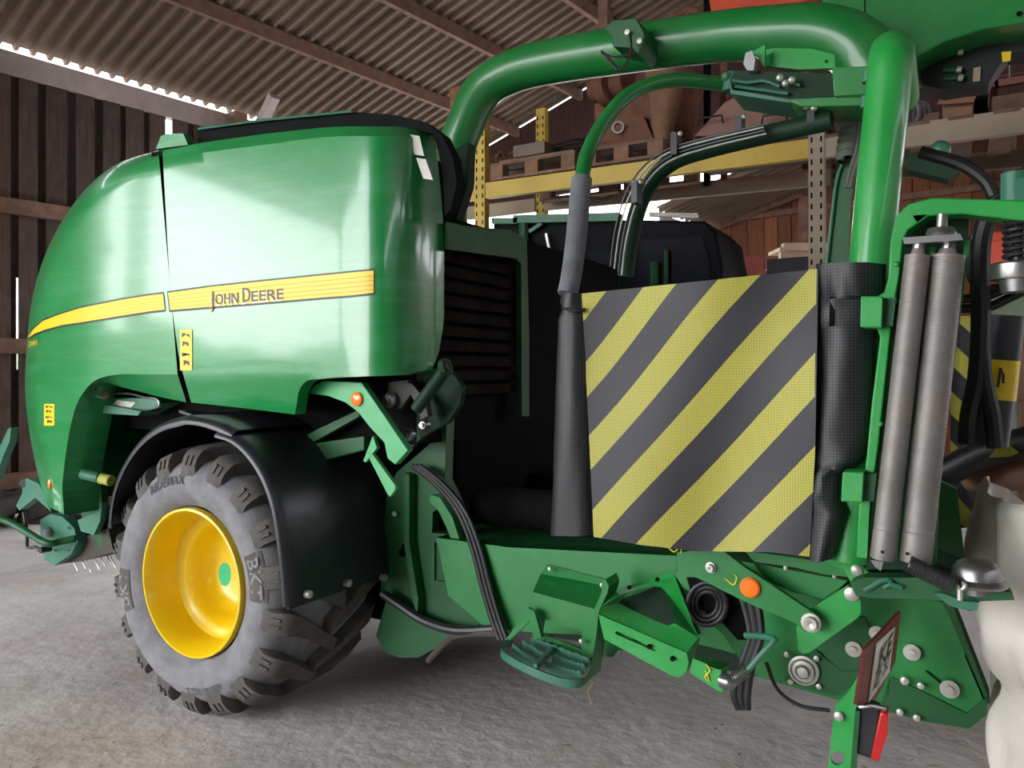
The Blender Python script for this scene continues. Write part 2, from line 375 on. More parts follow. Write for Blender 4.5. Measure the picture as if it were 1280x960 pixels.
# lower hall behind: roof, side wall, end wall of single boards
c2 = WT(895, 285, 13.0); U2 = c2.dot(BX); V2 = c2.dot(BY); Z2 = c2.z
corrugated(U2-.1, U2+9.0, Z2, Z2+SLP*9.0, VG+.1, V2+.1, name='ceiling_rear')
m = M(); m.bar(B(U2, VG+.1, Z2/2-.05), B(U2, V2, Z2/2-.05), .08, Z2-.1); struct(obj('wall_rear_side', m, SF))
m = M(); m.bar(B(U2, V2-.08, Z2+.0), B(U2+9, V2-.08, Z2+SLP*9), .08, .16); wr = struct(obj('wall_rear_end', m, WB))
u = U2
while u < U2 + 9:
    bw = random.uniform(.19, .27)
    h = Z2 + SLP*(u - U2 + bw/2) - .02
    m = M(); m.box((0, -.012, 0), (bw, .012, h)); o_ = random.uniform(0, .015); m.v = [B(u, V2+o_, 0) + BX*p.x + BY*p.y + UP*p.z for p in m.v]
    obj('board', m, WR, wr); u += bw + .012
m = M(); m.poly([B(U2, V2+.06, 0), B(U2+9, V2+.06, 0), B(U2+9, V2+.06, Z2+SLP*9+.1), B(U2, V2+.06, Z2+.1)], BY*.03); obj('backing', m, WDD, wr)
for z in (1.2, 3.0, 4.1):
    m = M(); m.bar(B(U2, V2-.06, z), B(U2+9, V2-.06, z), .06, .09); obj('girt', m, WB, wr)
for d in (1.5, 4.2, 6.6):
    m = M(); m.bar(B(U2+d, V2-.1, 0), B(U2+d, V2-.1, Z2+SLP*d-.1), .14, .14, up=BY); obj('post', m, WB, wr)
m = M(); m.bar(B(U2+3.9, V2-.05, 2.6), B(U2+6.4, V2-.05, 5.2), .08, .12); obj('brace', m, WB, wr)
# unseen bank added outside the open side to darken the hood's reflection
random.seed(5); rows = []
for k in range(60):
    v_ = -45 + k*1.2; h_ = 3.0 + random.uniform(-.5, .6) + sin(k*.4)*.5; rows.append([B(U0-14, v_, -.2), B(U0-16, v_, h_*.7), B(U0-18.5, v_, h_), B(U0-26, v_, -.2)])
for k in range(30):
    u_ = U0-16 + k*1.2; h_ = 2.6 + random.uniform(-.4, .5)
m = M().grid(rows); struct(obj('unseen_reflection_bank', m, mat('bank_dark_green', (52, 70, 40), .95, var=.5, scale=2), recalc=False))
# right wall and the open front with its gable
m = M(); m.bar(B(UR, VF, 2.6), B(UR, 26, 2.6), .1, 5.2); struct(obj('wall_right', m, WD))
m = M(); m.poly([B(U0+3.5, VF, roofz(U0+3.5)-.12), B(UR, VF, roofz(U0+3.5)-.12), B(UR, VF, roofz(UR)), B(U0+RIDGE, VF, roofz(U0+RIDGE)), B(U0+3.5, VF, roofz(U0+3.5)-.1)], BY*.06)
m.poly([B(U0+7.5, VF, 0), B(UR, VF, 0), B(UR, VF, 6.1), B(U0+7.5, VF, 6.1)], BY*.06)
struct(obj('wall_front', m, WD))

# ================================================================== the baler-wrapper
MA = thing('round_baler_wrapper', (-2.0, 3.4, 0), 'large green round baler with film wrapper, yellow rim, side stripe and striped safety curtain', 'farm machine')
YC = 3.75   # centre plane of the machine

# ---- hood: the shell's depth as a function of where it stands
OUT = [(198,188),(150,203),(112,231),(80,272),(55,322),(40,375),(33,440),(32,500),(42,570),(58,632)]
CRE = [(222,468),(185,468),(150,468),(120,475),(100,497),(90,525),(84,555),(80,585),(78,610),(80,643)]
INN = [(233,503),(200,496),(160,486),(126,479),(121,505),(116,530),(111,555),(106,585),(103,612),(101,641)]
sp2 = lambda a, n=5: [(p.x, p.y) for p in smooth_path([(x, y, 0) for x, y in a], n)]
OUTs, CREs, INNs = sp2(OUT), sp2(CRE), sp2(INN)
def dseg(p, poly):
    best = 1e9
    for a, b in zip(poly, poly[1:]):
        ax, ay = a; bx, by = b; dx, dy = bx-ax, by-ay; t = max(0, min(1, ((p[0]-ax)*dx + (p[1]-ay)*dy)/(dx*dx+dy*dy+1e-9)))
        best = min(best, sqrt((p[0]-ax-t*dx)**2 + (p[1]-ay-t*dy)**2))
    return best
CORN = [(0,2.30),(430,2.30),(455,2.307),(475,2.328),(495,2.37),(515,2.44),(535,2.53),(548,2.60),(556,2.65)]
def cornerY(px):
    a = interp(CORN, px-5); b = interp(CORN, px); c = interp(CORN, px+5); return (a+b+c)/3
TOP_ = [(198,188),(250,178),(330,167),(400,159.5),(430,158),(500,158),(541,165)]
def Ysurf(px, py):
    y = cornerY(px)
    if py < 350: y += .012*((350-py)/170)
    tpy = interp(TOP_, px)
    if px > 190 and py < tpy + 14: y += .05*(1 - sqrt(max(0, 1 - (1-(py-tpy)/14)**2)))
    if px < 120: y += .10*((120-px)/85)**2
    if px < 200:
        d = dseg((px, py), OUTs)
        if d < 20: y += .16*(1 - sqrt(max(0, 1-(1-d/20)**2)))
    return y
def S(px, py, off=0): return W(px, py, Ysurf(px, py) - off)
LG = [(188,198),(350,207),(400,212),(450,219),(468,224),(503,234)]       # py -> px of the panel gap
# front panel
rows = []
for o, c, n in zip(OUTs, CREs, INNs):
    row = []
    for k in range(22):
        t = (k/21)**1.5; p = (lerp(o[0], c[0], t), lerp(o[1], c[1], t)); row.append(S(*p))
    for k in range(1, 4):
        t = k/3; p = (lerp(c[0], n[0], t), lerp(c[1], n[1], t)); row.append(W(p[0], p[1], Ysurf(*c) + .10*t))
    row.append(row[-1] + V((0, .10, 0)))
    rows.append([row[0] + V((0, .35, 0))] + row)
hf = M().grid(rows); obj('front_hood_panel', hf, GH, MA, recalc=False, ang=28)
# nose face wrapping round to the far side
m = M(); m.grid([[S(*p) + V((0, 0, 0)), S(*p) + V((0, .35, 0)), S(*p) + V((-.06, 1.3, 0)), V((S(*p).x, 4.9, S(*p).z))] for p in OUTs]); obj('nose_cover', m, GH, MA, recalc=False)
# rear panel
def RX(py): return interp([(160,541),(200,547),(250,552),(300,555.5),(400,555),(440,549),(462,540),(520,535)], py)
TOP = [(198,188),(250,178),(330,167),(400,159.5),(430,158),(500,158),(541,165)]
BOT = [(234,503),(300,510),(368,518),(373,492),(379,481),(388,475),(420,472),(500,469),(541,461)]
def rear_px(u, v):
    bx = lerp(234, 541, u); tx = lerp(198, 541, u)
    py = lerp(interp(TOP, tx), interp(BOT, bx), v)
    l = interp(LG, py); return lerp(l + 5, RX(py), u), py
us = [i/60 for i in range(61)]; ub = (368-234)/(541-234); us = sorted(set(us + [ub, ub+.008, ub+.016, ub+.03, ub+.045]))
rows = []
for i in range(27):
    v = i/26; r = []
    for u in us:
        px, py = rear_px(u, v); off = 0
        p = W(px, py, Ysurf(px, py) + (.05*(py-468)/40 if py > 468 and px < 400 else 0)); r.append(p)
    rows.append([r[0] + V((.0, .12, 0))] + r + [r[-1] + V((0, .03, 0)) + V((-.12, .02, 0))])
rows = [[p + V((0, .1, 0)) for p in rows[0]]] + rows + [[p + V((0, .06, 0)) for p in rows[-1]]]
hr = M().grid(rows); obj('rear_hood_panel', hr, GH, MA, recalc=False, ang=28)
# far-side panels, mirrored about the centre plane
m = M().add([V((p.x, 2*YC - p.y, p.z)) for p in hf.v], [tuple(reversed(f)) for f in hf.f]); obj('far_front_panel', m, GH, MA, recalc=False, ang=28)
m = M(); m.box((-3.6, 4.9, 1.3), (-2.2, 4.94, 2.22)); obj('far_side_cover', m, GK, MA)
# body core, and a near-black strip standing for shade in the panel gap
m = M(); m.box((-4.0, 2.62, 1.25), (-1.98, 4.88, 2.26)); m.box((-3.9, 2.66, 2.2), (-2.1, 3.0, 2.55)); m.box((-4.05, 2.95, .34), (-2.0, 4.55, 1.3)); obj('bale_chamber', m, DK, MA)  # lowest box is added underbody, blocking light to the floor
m = M(); m.grid([[W(interp(LG, y) + dx, y, Ysurf(210, y) + .05) for dx in (-9, 9)] for y in range(190, 489, 12)]); obj('gap_shade_strip', m, DK, MA, recalc=False)
# black top trim
m = M(); m.plate([(248,162),(300,155),(380,146),(440,140),(490,143),(530,152),(552,168),(566,196),(571,230),(563,262),(556,270),(554,230),(549,190),(541,167),(500,159),(430,159),(330,168),(248,179)], (0,.06,0), Y=2.52)
obj('roof_trim', m, mat('trim_black_green', (14, 20, 18), .85, spec=.15), MA)
m = M(); m.tube([W(248,161,2.50), W(330,150,2.50), W(440,139,2.50)], .006, 6); obj('roof_trim_edge', m, GT, MA)
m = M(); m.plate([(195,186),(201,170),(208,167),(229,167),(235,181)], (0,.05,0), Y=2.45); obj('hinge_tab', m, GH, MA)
for a in ((512,168,524,170,530,195,518,193), (520,197,532,199,541,225,529,223)):
    m = M(); m.plate([(a[0],a[1]),(a[2],a[3]),(a[4],a[5]),(a[6],a[7])], (0,.002,0), Y=Ysurf(528, 200)-.05); 
    obj('reflective_sticker', m, WP, MA)
for a in ((448,255,452,275,448,262),):
    pass
# stripe decals
SU = [(35,421,36,422),(42,411,43,417),(54,401,56,412),(75,393,78,406),(101,385,103,402.5),(150,375,152,394.5),(185,369.5,187,389),(204,367,206,387)]
SR = [(210,366,213,387.5),(262,358.8,262,383.5),(330,351.5,330,378),(400,344.5,400,372),(440,340.5,440,369),(467,338,467,366)]
def decal(name, tab, grow, material, off, parent=MA, t0=0, t1=1, end=0):
    n = 50; rows = []
    tb = tab; k = len(tb) - 1
    for i in range(n+1):
        s = i/n*k; j = min(int(s), k-1); f = s-j; a, b = tb[j], tb[j+1]
        q = [lerp(a[z], b[z], f) for z in range(4)]
        if i == 0: q[0] -= end; q[2] -= end
        if i == n and end: q[0] += end; q[2] += end
        tx, ty = lerp(q[0], q[2], t0), lerp(q[1], q[3], t0) - grow; bx, by = lerp(q[0], q[2], t1), lerp(q[1], q[3], t1) + grow*1.2
        rows.append([S(lerp(tx, bx, z), lerp(ty, by, z), off) for z in (0, .5, 1)])
    m = M(); m.grid(rows); return obj(name, m, material, parent, recalc=False)
for tab in (SU, SR):
    decal('stripe_backing', tab, 2.2, DL, .002, end=1.5 if tab is SR else 0)
    st = decal('yellow_stripe', tab, 0, YD, .0035)
    for t in (.22, .42, .62, .82): decal('stripe_line', tab, -.2, mat('stripe_ochre', (205,160,25), .5) if 'stripe_ochre' not in MATS else MATS['stripe_ochre'], .0042, st, t, t+.05)
def surf_text(txt, name, x0, y0, x1, y1, hpx, material, off, parent=MA, bold=0, narrow=1, surf=S, slant=0):
    vs, fs = text_mesh(txt, 1, 0, bold); x00 = min(p.x for p in vs); vs = [p - V((x00,0,0)) for p in vs]; wx = max(p.x for p in vs); mh = max(p.y for p in vs)
    m = M(); P = []
    for p in vs:
        t = p.x/wx; P.append(surf(lerp(x0, x1, t) + slant*p.y, lerp(y0, y1, t) - p.y/mh*hpx, off))
    m.add(P, fs); return obj(name, m, material, parent, recalc=False)
def small_caps(x0, y0, x1, y1, H_, mt, off, bold, dx=0, dy=0):
    segs = [('J', .02, .075, .95), ('OHN', .095, .40, .72), ('D', .455, .56, 1.0), ('EERE', .575, 1.0, .72)]
    for tx, a, b, h in segs:
        surf_text(tx, 'stripe_lettering', lerp(x0,x1,a)+dx, lerp(y0,y1,a)+dy, lerp(x0,x1,b)+dx, lerp(y0,y1,b)+dy, H_*h, mt, off, bold=bold)
small_caps(260, 383, 354, 375, 18.5, SL, .0052, .03, -.8, .6)
small_caps(260, 381.5, 354, 373.5, 18, mat('lettering_olive', (96, 84, 34), .5), .0062, .012)
surf_text('C441R', 'model_lettering', 36, 434, 47, 431, 7, YD, .003)
# warning stickers
def sticker(name, px, py, w_, h_, mt=YD, sub=True, dx=0):
    m = M(); m.grid([[S(px + w_*i + dx*j, py + h_*j, .003) for i in (0, 1)] for j in (0, .5, 1)]); s_ = obj(name, m, mt, MA, recalc=False)
    if sub:
        for (a, b, c, d) in ((.15,.08,.8,.2),(.2,.28,.7,.42),(.15,.56,.8,.66),(.3,.74,.75,.9)):
            m = M(); q = [(a,b),(c,b+.04),(c,d),((a+c)/2,d-.08),(a,d)]
            m.add([S(px + w_*i, py + h_*j, .0045) for i, j in q], [(0,1,2,3,4)]); obj('pictogram', m, DL, s_, recalc=False)
    return s_
sticker('warning_sticker', 225, 412, 15, 51); sticker('warning_sticker', 55, 505, 13, 27)
m = M(); m.lathe(S(63, 605, .001), (0,-1,0), [(0,.028),(.006,.028),(.011,.02),(.012,.0005)], 16, ref=(1,0,0)); o = obj('side_marker', m, OR, MA); o.scale = (.55, 1, 1)

# ---- wheel
WC = V((-2.97, 2.27, .615)); ax = (0, 1, 0)
def tyre(parent, C0, sg):
    prof = [(.10,.325),(.03,.335),(.0,.35),(-.028,.40),(-.037,.45),(-.030,.485),(-.008,.512),(.03,.540),(.09,.556),(.30,.566),(.51,.556),(.57,.540),(.608,.512),(.63,.45),(.60,.35),(.5,.325)]
    m = M(); m.lathe(C0, (0,sg,0), prof, 96); t = obj('tyre', m, TY, parent, ang=50)
    for side in (0, 1):
        for i in range(18):
            a0 = 2*pi*(i + .5*side)/18
            key = 'lug%d' % side + str(sg)
            if key not in LUG:
                m = M(); rows = []
                # swept block from the shoulder face across to past the middle
                cs = [(-.030,.493,.0,.070),(-.022,.530,0,.078),(-.008,.566,0,.080),(.018,.594,.0,.078),(.06,.606,.02,.072),(.13,.612,.085,.062),(.22,.617,.19,.056),(.33,.617,.31,.052)]
                for (h, r, da, wd) in cs:
                    hh = h if side == 0 else .595 - h
                    rb = r - .055 if r > .55 else r - .03
                    q = []
                    for (rr, s_) in ((rb, -1.2), (r, -1), (r, 1), (rb, 1.2)):
                        an = (da + s_*wd*1.05)
                        q.append(V((sin(an)*rr, sg*hh, cos(an)*rr)))
                    rows.append(q)
                m.grid(rows, True); n = len(m.v); m.f += [(0,1,2,3), (n-1,n-2,n-3,n-4)]
                if side == 0:   # ribs on the shoulder face of the block
                    for s_ in (-.4, .3):
                        m.obox(V((s_*.045, sg*-.0155, .550)), (.006,0,0), (0,.005,sg*.0), (0,sg*.008,.020))
                me_o = obj('lug', m, TD, None); LUG[key] = (me_o, WL[me_o.name].copy()); L0, c0 = LUG[key]
                first = True
            L0, c0 = LUG[key]
            R = Matrix.Rotation(a0, 3, 'Y'); p = C0 + R @ c0; 
            o = L0.copy(); o.name = 'lug'; sc.collection.objects.link(o); o.parent = t; o.location = p - WL[t.name]; o.rotation_euler = (0, a0, 0)
    return t
LUG = {}
def fix_origin():
    pass
ty1 = tyre(MA, WC, 1)
ty2 = tyre(MA, V((WC.x, 2*YC - WC.y, WC.z)), -1)
for k, (o, c) in LUG.items(): bpy.data.objects.remove(o)
# lettering on the near sidewall
def wall_text(txt, ang0, r, h, mt, cw=True, bold=.01, box=False):
    vs, fs = text_mesh(txt, 1, 0, bold); wx = max(p.x for p in vs); mh = max(p.y for p in vs); w_ = wx/mh*h
    a1 = w_/r; P = []
    def at(a, rr, off):
        s_ = -.037 if rr > .42 else interp([(.35,-.002),(.40,-.030),(.45,-.037)], rr)
        s_ = interp([(.35,-.002),(.40,-.030),(.45,-.039),(.485,-.033),(.512,-.010)], rr)
        return WC + V((sin(a)*rr, s_ - off, cos(a)*rr))
    if box:
        m = M(); rows = [[at(ang0 + (-.08 + 1.16*i/8)*a1, r + h*(-.25 + 1.5*j/3), .0015) for j in range(4)] for i in range(9)]; m.grid(rows); obj('brand_panel', m, TD, ty1, recalc=False)
    for p in vs: P.append(at(ang0 + p.x/wx*a1, r + p.y/mh*h, .003))
    m = M(); m.add(P, fs); return obj('sidewall_lettering', m, mt, ty1, recalc=False)
TXM = mat('raised_rubber', (70, 70, 72), .8); TXL = mat('worn_raised_rubber', (135, 134, 134), .8)
wall_text('BKT', radians(-112), .425, .062, TXL, box=True); wall_text('BKT', radians(68), .425, .062, TXL, box=True)
wall_text('RIDEMAX', radians(-32), .445, .04, TXM); wall_text('650/50 R22.5', radians(150), .455, .03, TXM)
m = M(); m.lathe(WC, ax, [(.012,.336),(-.016,.333),(-.018,.322),(-.004,.314),(.03,.300),(.09,.293),(.13,.286),(.150,.262),(.156,.248),(.175,.232),(.22,.218),(.265,.195),(.285,.15),(.29,.0005)], 64)
rim = obj('rim', m, YL, MA, ang=40)
m = M(); m.lathe(V((WC.x, 2*YC-WC.y, WC.z)), (0,-1,0), [(.012,.336),(-.016,.333),(-.004,.314),(.10,.292),(.24,.165),(.24,.0005)], 32); obj('rim', m, YL, MA)
for (a, r) in ((.2,.06),(2.1,.1)):
    pass
m = M(); p = W(243, 755, WC.y + .215); m.cyl(p, p + V((.0,-.035,.0)), .018, .014, 8); obj('valve', m, RS, rim)
m = M(); p = W(212, 782, WC.y + .10); m.cyl(p, p + V((.02,-.03,.01)), .014, .01, 8); obj('valve', m, RS, rim)
m = M(); 
pts = [W(281 + 8*cos(t), 718 + 15*sin(t), WC.y + .170) for t in [2*pi*i/18 for i in range(18)]]; m.add(pts, [tuple(range(18))]); obj('rim_sticker', m, mat('green_label', (40,165,100), .5), rim, recalc=False)
# axle
m = M(); m.cyl((WC.x, 2.62, .615), (WC.x, 5.0, .615), .07); m.box((WC.x-.1, 2.85, .5), (WC.x+.1, 4.65, .75)); obj('axle', m, GK, MA)

# ---- fender
def fender(tab, name, y0, y1, lipw, mt=FN, sm=5):
    pts = smooth_path([W(x, y, y0) for x, y in tab], sm); c = V((WC.x, y0, WC.z)); rows = []
    for p in pts:
        d = (p - c).normalized(); d.y = 0
        rows.append([p - d*lipw] + [p - d*.032*(1 - sin(q)) + V((0, .045*(1 - cos(q)), 0)) for q in (0, .3, .6, .9, 1.2, pi/2)] + [p + V((0, y1-y0, 0)), p + V((0, y1-y0, 0)) - d*.02])
    m = M(); n = len(rows[0]); m.grid(rows)
    k = len(m.v); inner = []
    for i, p in enumerate(pts):
        d = (p - c).normalized()
        inner.append([rows[i][0] + V((0,.008,0)), p - d*.012 + V((0,.02,0)), p - d*.012 + V((0, y1-y0-.01, 0))])
    m.grid(inner)
    return obj(name, m, mt, MA, ang=50)
fender([(131,656),(137,615),(150,580),(171,549),(198,528),(232,518)], 'front_fender', 2.20, 2.80, .045)
f1 = fender([(229,519),(250,521),(275,529),(292,538)], 'fender_bridge', 2.19, 2.82, .04, sm=3)
for k in (0, 1):
    m = M(); y = 2.33 + .22*k; m.bar(W(232, 516, y) + V((0,0,.008)), W(290, 534, y) + V((0,0,.006)), .07, .012); obj('fender_rib', m, FN, f1)
f2 = fender([(270,537),(292,545),(312,563),(331,592),(345,630),(353,675),(358,720),(361,760)], 'rear_fender', 2.18, 2.84, .035)
m = M(); pts = [W(x, y, 2.18) for x, y in [(361,760),(363,764)]]
m.sheet([[W(360,700,2.2)+V((.0,0,0)), W(360,700,2.2)+V((.0,.62,0))], [W(361,762,2.2), W(361,762,2.2)+V((.02,.62,0))]], (-.01, 0, 0)); obj('fender_skirt', m, FN, f2)
for (x, y) in ((387,743),(436,729),(481,722)):
    p = WX(x, y, W(361,745,2.18).x + .02); m = M(); m.lathe(p, (1,0,0), [(-.02,.016),(.006,.016),(.01,.008),(.01,.0005)], 12); obj('rivet', m, ZN, f2)

# ---- parts around the wheel arch, pick-up
m = M(); m.plate([(118,516),(130,506),(176,514),(172,520)], (0,.12,0), Y=2.45); m.plate([(121,514),(133,498),(195,497),(202,504),(170,520)], (0,.25,0), Y=2.5)
cb = obj('control_console', m, GT, MA, bevel=.003)
m = M(); m.plate([(136,509),(146,500),(170,503),(160,514)], (0,.004,0), Y=2.495); obj('console_label', m, WP, cb)
m = M(); m.tube([W(134,493,2.49), W(160,492,2.49), W(182,497,2.49), W(196,499,2.49), W(198,508,2.49), W(178,514,2.49)], .006, 8, sm=4); obj('console_handle', m, ST, cb)
m = M(); m.lathe(W(134,494,2.46), (0,-1,0), [(0,.018),(.015,.018),(.02,.01),(.02,.0005)], 14); obj('red_reflector', m, mat('pink_red_cap', (205,110,100), .5), cb)
m = M(); m.tube([W(103,592,2.40), W(124,597,2.44)], .030, 14); t_ = obj('hydraulic_tube', m, GT, MA); m = M(); m.tube([W(119,596,2.44), W(139,601,2.46)], .029, 14); obj('yellow_sleeve', m, mat('yellow_green_band', (160,165,70), .6), t_)
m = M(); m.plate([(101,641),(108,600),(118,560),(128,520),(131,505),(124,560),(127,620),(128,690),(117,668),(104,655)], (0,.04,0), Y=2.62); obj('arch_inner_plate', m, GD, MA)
m = M(); m.plate([(97,650),(122,640),(128,628),(125,652),(117,669),(101,664)], (0,.03,0), Y=2.56); obj('arch_foot_plate', m, GT, MA)
m = M(); m.plate([(27,600),(33,598),(48,604),(56,618),(64,640),(44,622),(34,630),(24,638),(20,632),(28,616)], (0,.05,0), Y=2.50); pk = obj('pickup_bracket', m, GT, MA)
m = M(); m.cyl(W(29,604,2.49), W(29,604,2.56), .022); obj('pivot_pin', m, ST, pk)
m = M(); m.plate([(50,650),(62,642),(78,646),(92,660),(97,678),(88,694),(68,707),(56,700),(50,680)], (0,.06,0), Y=2.56, ); ps = obj('pickup_side_plate', m, GT, MA, bevel=.004)
m = M(); m.lathe(W(63,665,2.56), (0,-1,0), [(0,.03),(.02,.03),(.03,.02),(.03,.0005)], 14); obj('bearing_cap', m, ST, ps)
for (x, y) in ((85,660),(68,688),(84,688),(92,684)):
    m = M(); m.cyl(W(x,y,2.56), W(x,y,2.545), .007, n=8); obj('bolt', m, ZN, ps)
m = M(); m.plate([(75,688),(92,676),(135,660),(142,690),(100,702),(72,705)], (0,1.9,0), Y=2.62); m.lathe(W(80,675,2.63), ax, [(0,.05),(0,.13),(1.9,.13),(1.9,.05)], 16); obj('pickup_drum', m, mat('drum_brown', (60,56,46), .7), MA)
for i, (x, y) in enumerate(((95,696),(105,693),(112,698),(122,694),(129,690),(137,688),(142,692))):
    m = M(); p = W(x, y-6, 2.64 + .02*i); m.tube([p, p + V((-.03, 0, -.05)), p + V((.02, 0, -.11))], .004, 6, sm=3); obj('tine', m, ST, MA)
m = M(); m.tube([W(-8,647,2.42), W(10,652,2.42), W(30,663,2.43), W(58,679,2.44), W(75,677,2.5), W(94,673,2.56)], .020, 12, sm=5); obj('guard_bar', m, GD, MA)
m = M(); m.tube([W(30,640,2.47), W(34,668,2.46), W(34,684,2.46), W(44,684,2.46), W(50,688,2.46)], .010, 8, sm=2); m.lathe(W(50,688,2.45), ax, [(0,.0005),(0,.018),(.06,.018)], 10); obj('guard_chain', m, BK, MA)

# ---- arm group below the rear corner of the hood
m = M(); m.plate([(386,492),(392,482),(404,476),(452,478),(510,563),(494,581),(484,573),(480,553),(462,534),(447,515),(431,503),(410,495)], (0,.035,0), Y=2.42)
ag = obj('lift_arm_plate', m, mat('green_reflection_paint', (62,165,98), .4, var=.06, dirt=(150,190,160), dirt_amt=.3), MA, bevel=.003)  # same green, paled by a whitish reflection put into the colour
m = M(); m.lathe(W(447,499,2.42), (0,-1,0), [(0,.03),(.008,.03),(.012,.024),(.013,.0005)], 20); obj('orange_reflector', m, OR, ag)
m = M(); m.plate([(466,545),(471,560),(457,578),(454,576)], (0,.02,0), Y=2.43); m.plate([(461,572),(465,567),(494,607),(494,612),(487,621),(484,617)], (0,.02,0), Y=2.43); obj('latch_blade', m, MATS['green_reflection_paint'], ag)
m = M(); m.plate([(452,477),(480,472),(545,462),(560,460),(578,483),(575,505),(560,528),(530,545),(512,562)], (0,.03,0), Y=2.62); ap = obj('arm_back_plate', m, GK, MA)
m = M(); m.plate([(485,488),(486,478),(510,475),(515,490),(500,512),(485,510),(479,504)], (0,.03,0), Y=2.54); m.plate([(505,478),(515,480),(532,500),(535,520),(526,525),(520,505)], (0,.03,0), Y=2.53); obj('toggle_link', m, mat('dirty_steel_link', (62,62,55), .6, metal=.4), ap)
for (x, y, r) in ((490,500,.032),(513,543,.028),(533,531,.022),(489,500,.015)):
    m = M(); m.lathe(W(x,y,2.535), (0,-1,0), [(0,r),(.02,r),(.03,r*.7),(.03,r*.45),(.04,r*.45),(.04,.0005)], 16); obj('pivot_bolt', m, ST, ap)
m = M(); m.tube([W(556,462,2.5), W(520,512,2.48)], .026, 12); m.tube([W(554,460,2.5), W(560,458,2.5)], .036, 10); obj('hydraulic_cylinder', m, GK, ap)
m = M(); m.tube([W(552,459,2.49), W(556,455,2.49), W(561,462,2.49)], .006, 6); obj('hose_end', m, ST, ap)
# green V arm under it, in front of the fender
m = M(); m.plate([(352,566),(357,558),(395,537),(447,512),(450,520),(388,555),(455,545),(455,563),(372,584),(354,580)], (0,.04,0), Y=2.55); obj('tailgate_arm', m, GD, MA, bevel=.004)

# ---- centre column and chassis
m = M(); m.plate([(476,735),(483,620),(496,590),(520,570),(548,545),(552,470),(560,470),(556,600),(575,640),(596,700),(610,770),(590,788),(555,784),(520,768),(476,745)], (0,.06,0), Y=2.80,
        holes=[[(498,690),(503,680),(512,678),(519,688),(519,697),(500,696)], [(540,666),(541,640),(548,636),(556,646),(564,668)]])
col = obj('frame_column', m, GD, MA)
m = M(); m.plate([(514,590),(520,592),(520,675),(531,745),(530,768),(524,745),(514,680)], (0,-.05,0), Y=2.80); m.plate([(541,678),(545,678),(545,725),(585,728),(590,720),(592,724),(587,733),(541,731)], (0,-.012,0), Y=2.80); obj('stiffener', m, GD, col)
m = M(); m.plate([(545,617),(556,620),(572,645),(583,680),(592,710),(596,722),(590,720),(578,690),(564,656),(553,634),(543,626)], (0,-.04,0), Y=2.79); obj('arch_rib', m, G, col)
for (x, y) in ((494,642),(481,719),(504,793)):
    m = M(); m.lathe(W(x,y,2.78), (0,-1,0), [(0,.012),(.01,.012),(.014,.007),(.014,.0005)], 10); obj('bolt', m, ZN, col)
m = M(); m.plate([(483,750),(520,770),(560,786),(566,792),(552,806),(523,822),(500,822),(482,816),(470,795)], (0,.05,0), Y=2.76); obj('lower_gusset', m, GD, MA)
m = M(); m.tube([W(478,742,2.74), W(500,757,2.74), W(530,776,2.74), W(570,788,2.72), (W(625,786,2.72))], .02, 10, sm=4); obj('pipe', m, BK, MA)
m = M(); m.tube([W(535,826,2.76), W(562,799,2.74), W(580,793,2.72), W(618,792,2.70), W(632,800,2.68)], .014, 10, sm=3); obj('drain_pipe', m, mat('dusty_pipe', (70,62,58), .8), MA)
for k, dx in enumerate((0, 5, 10)):
    m = M(); m.tube([W(515+dx,582,2.74), W(545+dx,606,2.72), W(572+dx,640,2.71), W(590+dx,685,2.70), W(603+dx,735,2.69), W(615+dx,775,2.68), W(624+dx,800,2.67)], .011, 8, sm=5); obj('hydraulic_hose', m, BR, MA)
m = M(); m.plate([(545,672),(636,684),(833,694),(900,698),(1000,712),(1000,780),(930,820),(850,800),(740,795),(620,788),(600,780),(560,745)], (0,.08,0), Y=2.72)
beam = obj('chassis_beam', m, G, MA, bevel=.006)
m = M(); m.add([W(545,672,2.72), W(636,684,2.72), W(833,694,2.72), W(1000,712,2.72)] + [W(a,b,2.72) + V((0,.45,0)) for a, b in ((545,672),(636,684),(833,694),(1000,712))], [(0,1,5,4),(1,2,6,5),(2,3,7,6)]); obj('beam_top', m, GD, beam)
m = M(); m.box((-2.0, 2.95, .42), (-.0, 4.5, .80)); obj('underbody_occluder', m, GK, MA)  # solid low block added to shade the floor under the machine
for y in (3.0, 3.5, 4.0):   # wrapping table rollers and belt
    m = M(); m.tube([(-1.9, y, .95), (-.3, y, .95)], .09, 16); obj('table_roller', m, DK, MA)

# ---- folding step
m = M(); m.plate([(684,706),(756,724,),(752,738),(676,718)], (0,.01,0), Y=2.70)
sp = m
rows = [[W(684,706,2.705), W(758,725,2.705)], [W(676,717,2.69), W(752,731,2.69)], [W(666,740,2.55), W(746,762,2.55)]]
sp = M().sheet(rows, (0,.012,0)); sp.plate([(666,740),(746,762),(742,800),(737,832),(700,812),(676,799),(671,770)], (0,.012,0), holes=[[(680,774),(727,789),(728,812),(677,793)]], Y=2.55)
step = obj('step_back_plate', sp, G, MA, ang=12)
m = M(); m.plate([(757,724),(761,733),(759,742),(748,765),(746,790),(741,820),(737,850),(733,848),(736,820),(741,790),(742,764),(752,740),(752,727)], (0,.10,0), Y=2.52); obj('step_side_strap', m, G, step)
rim_pts = [(639,803,2.52),(629,806,2.46),(626,814,2.40),(631,821,2.34),(650,832,2.28),(672,842,2.26),(700,852,2.26),(722,854,2.28),(733,848,2.34),(739,836,2.44),(737,828,2.52)]
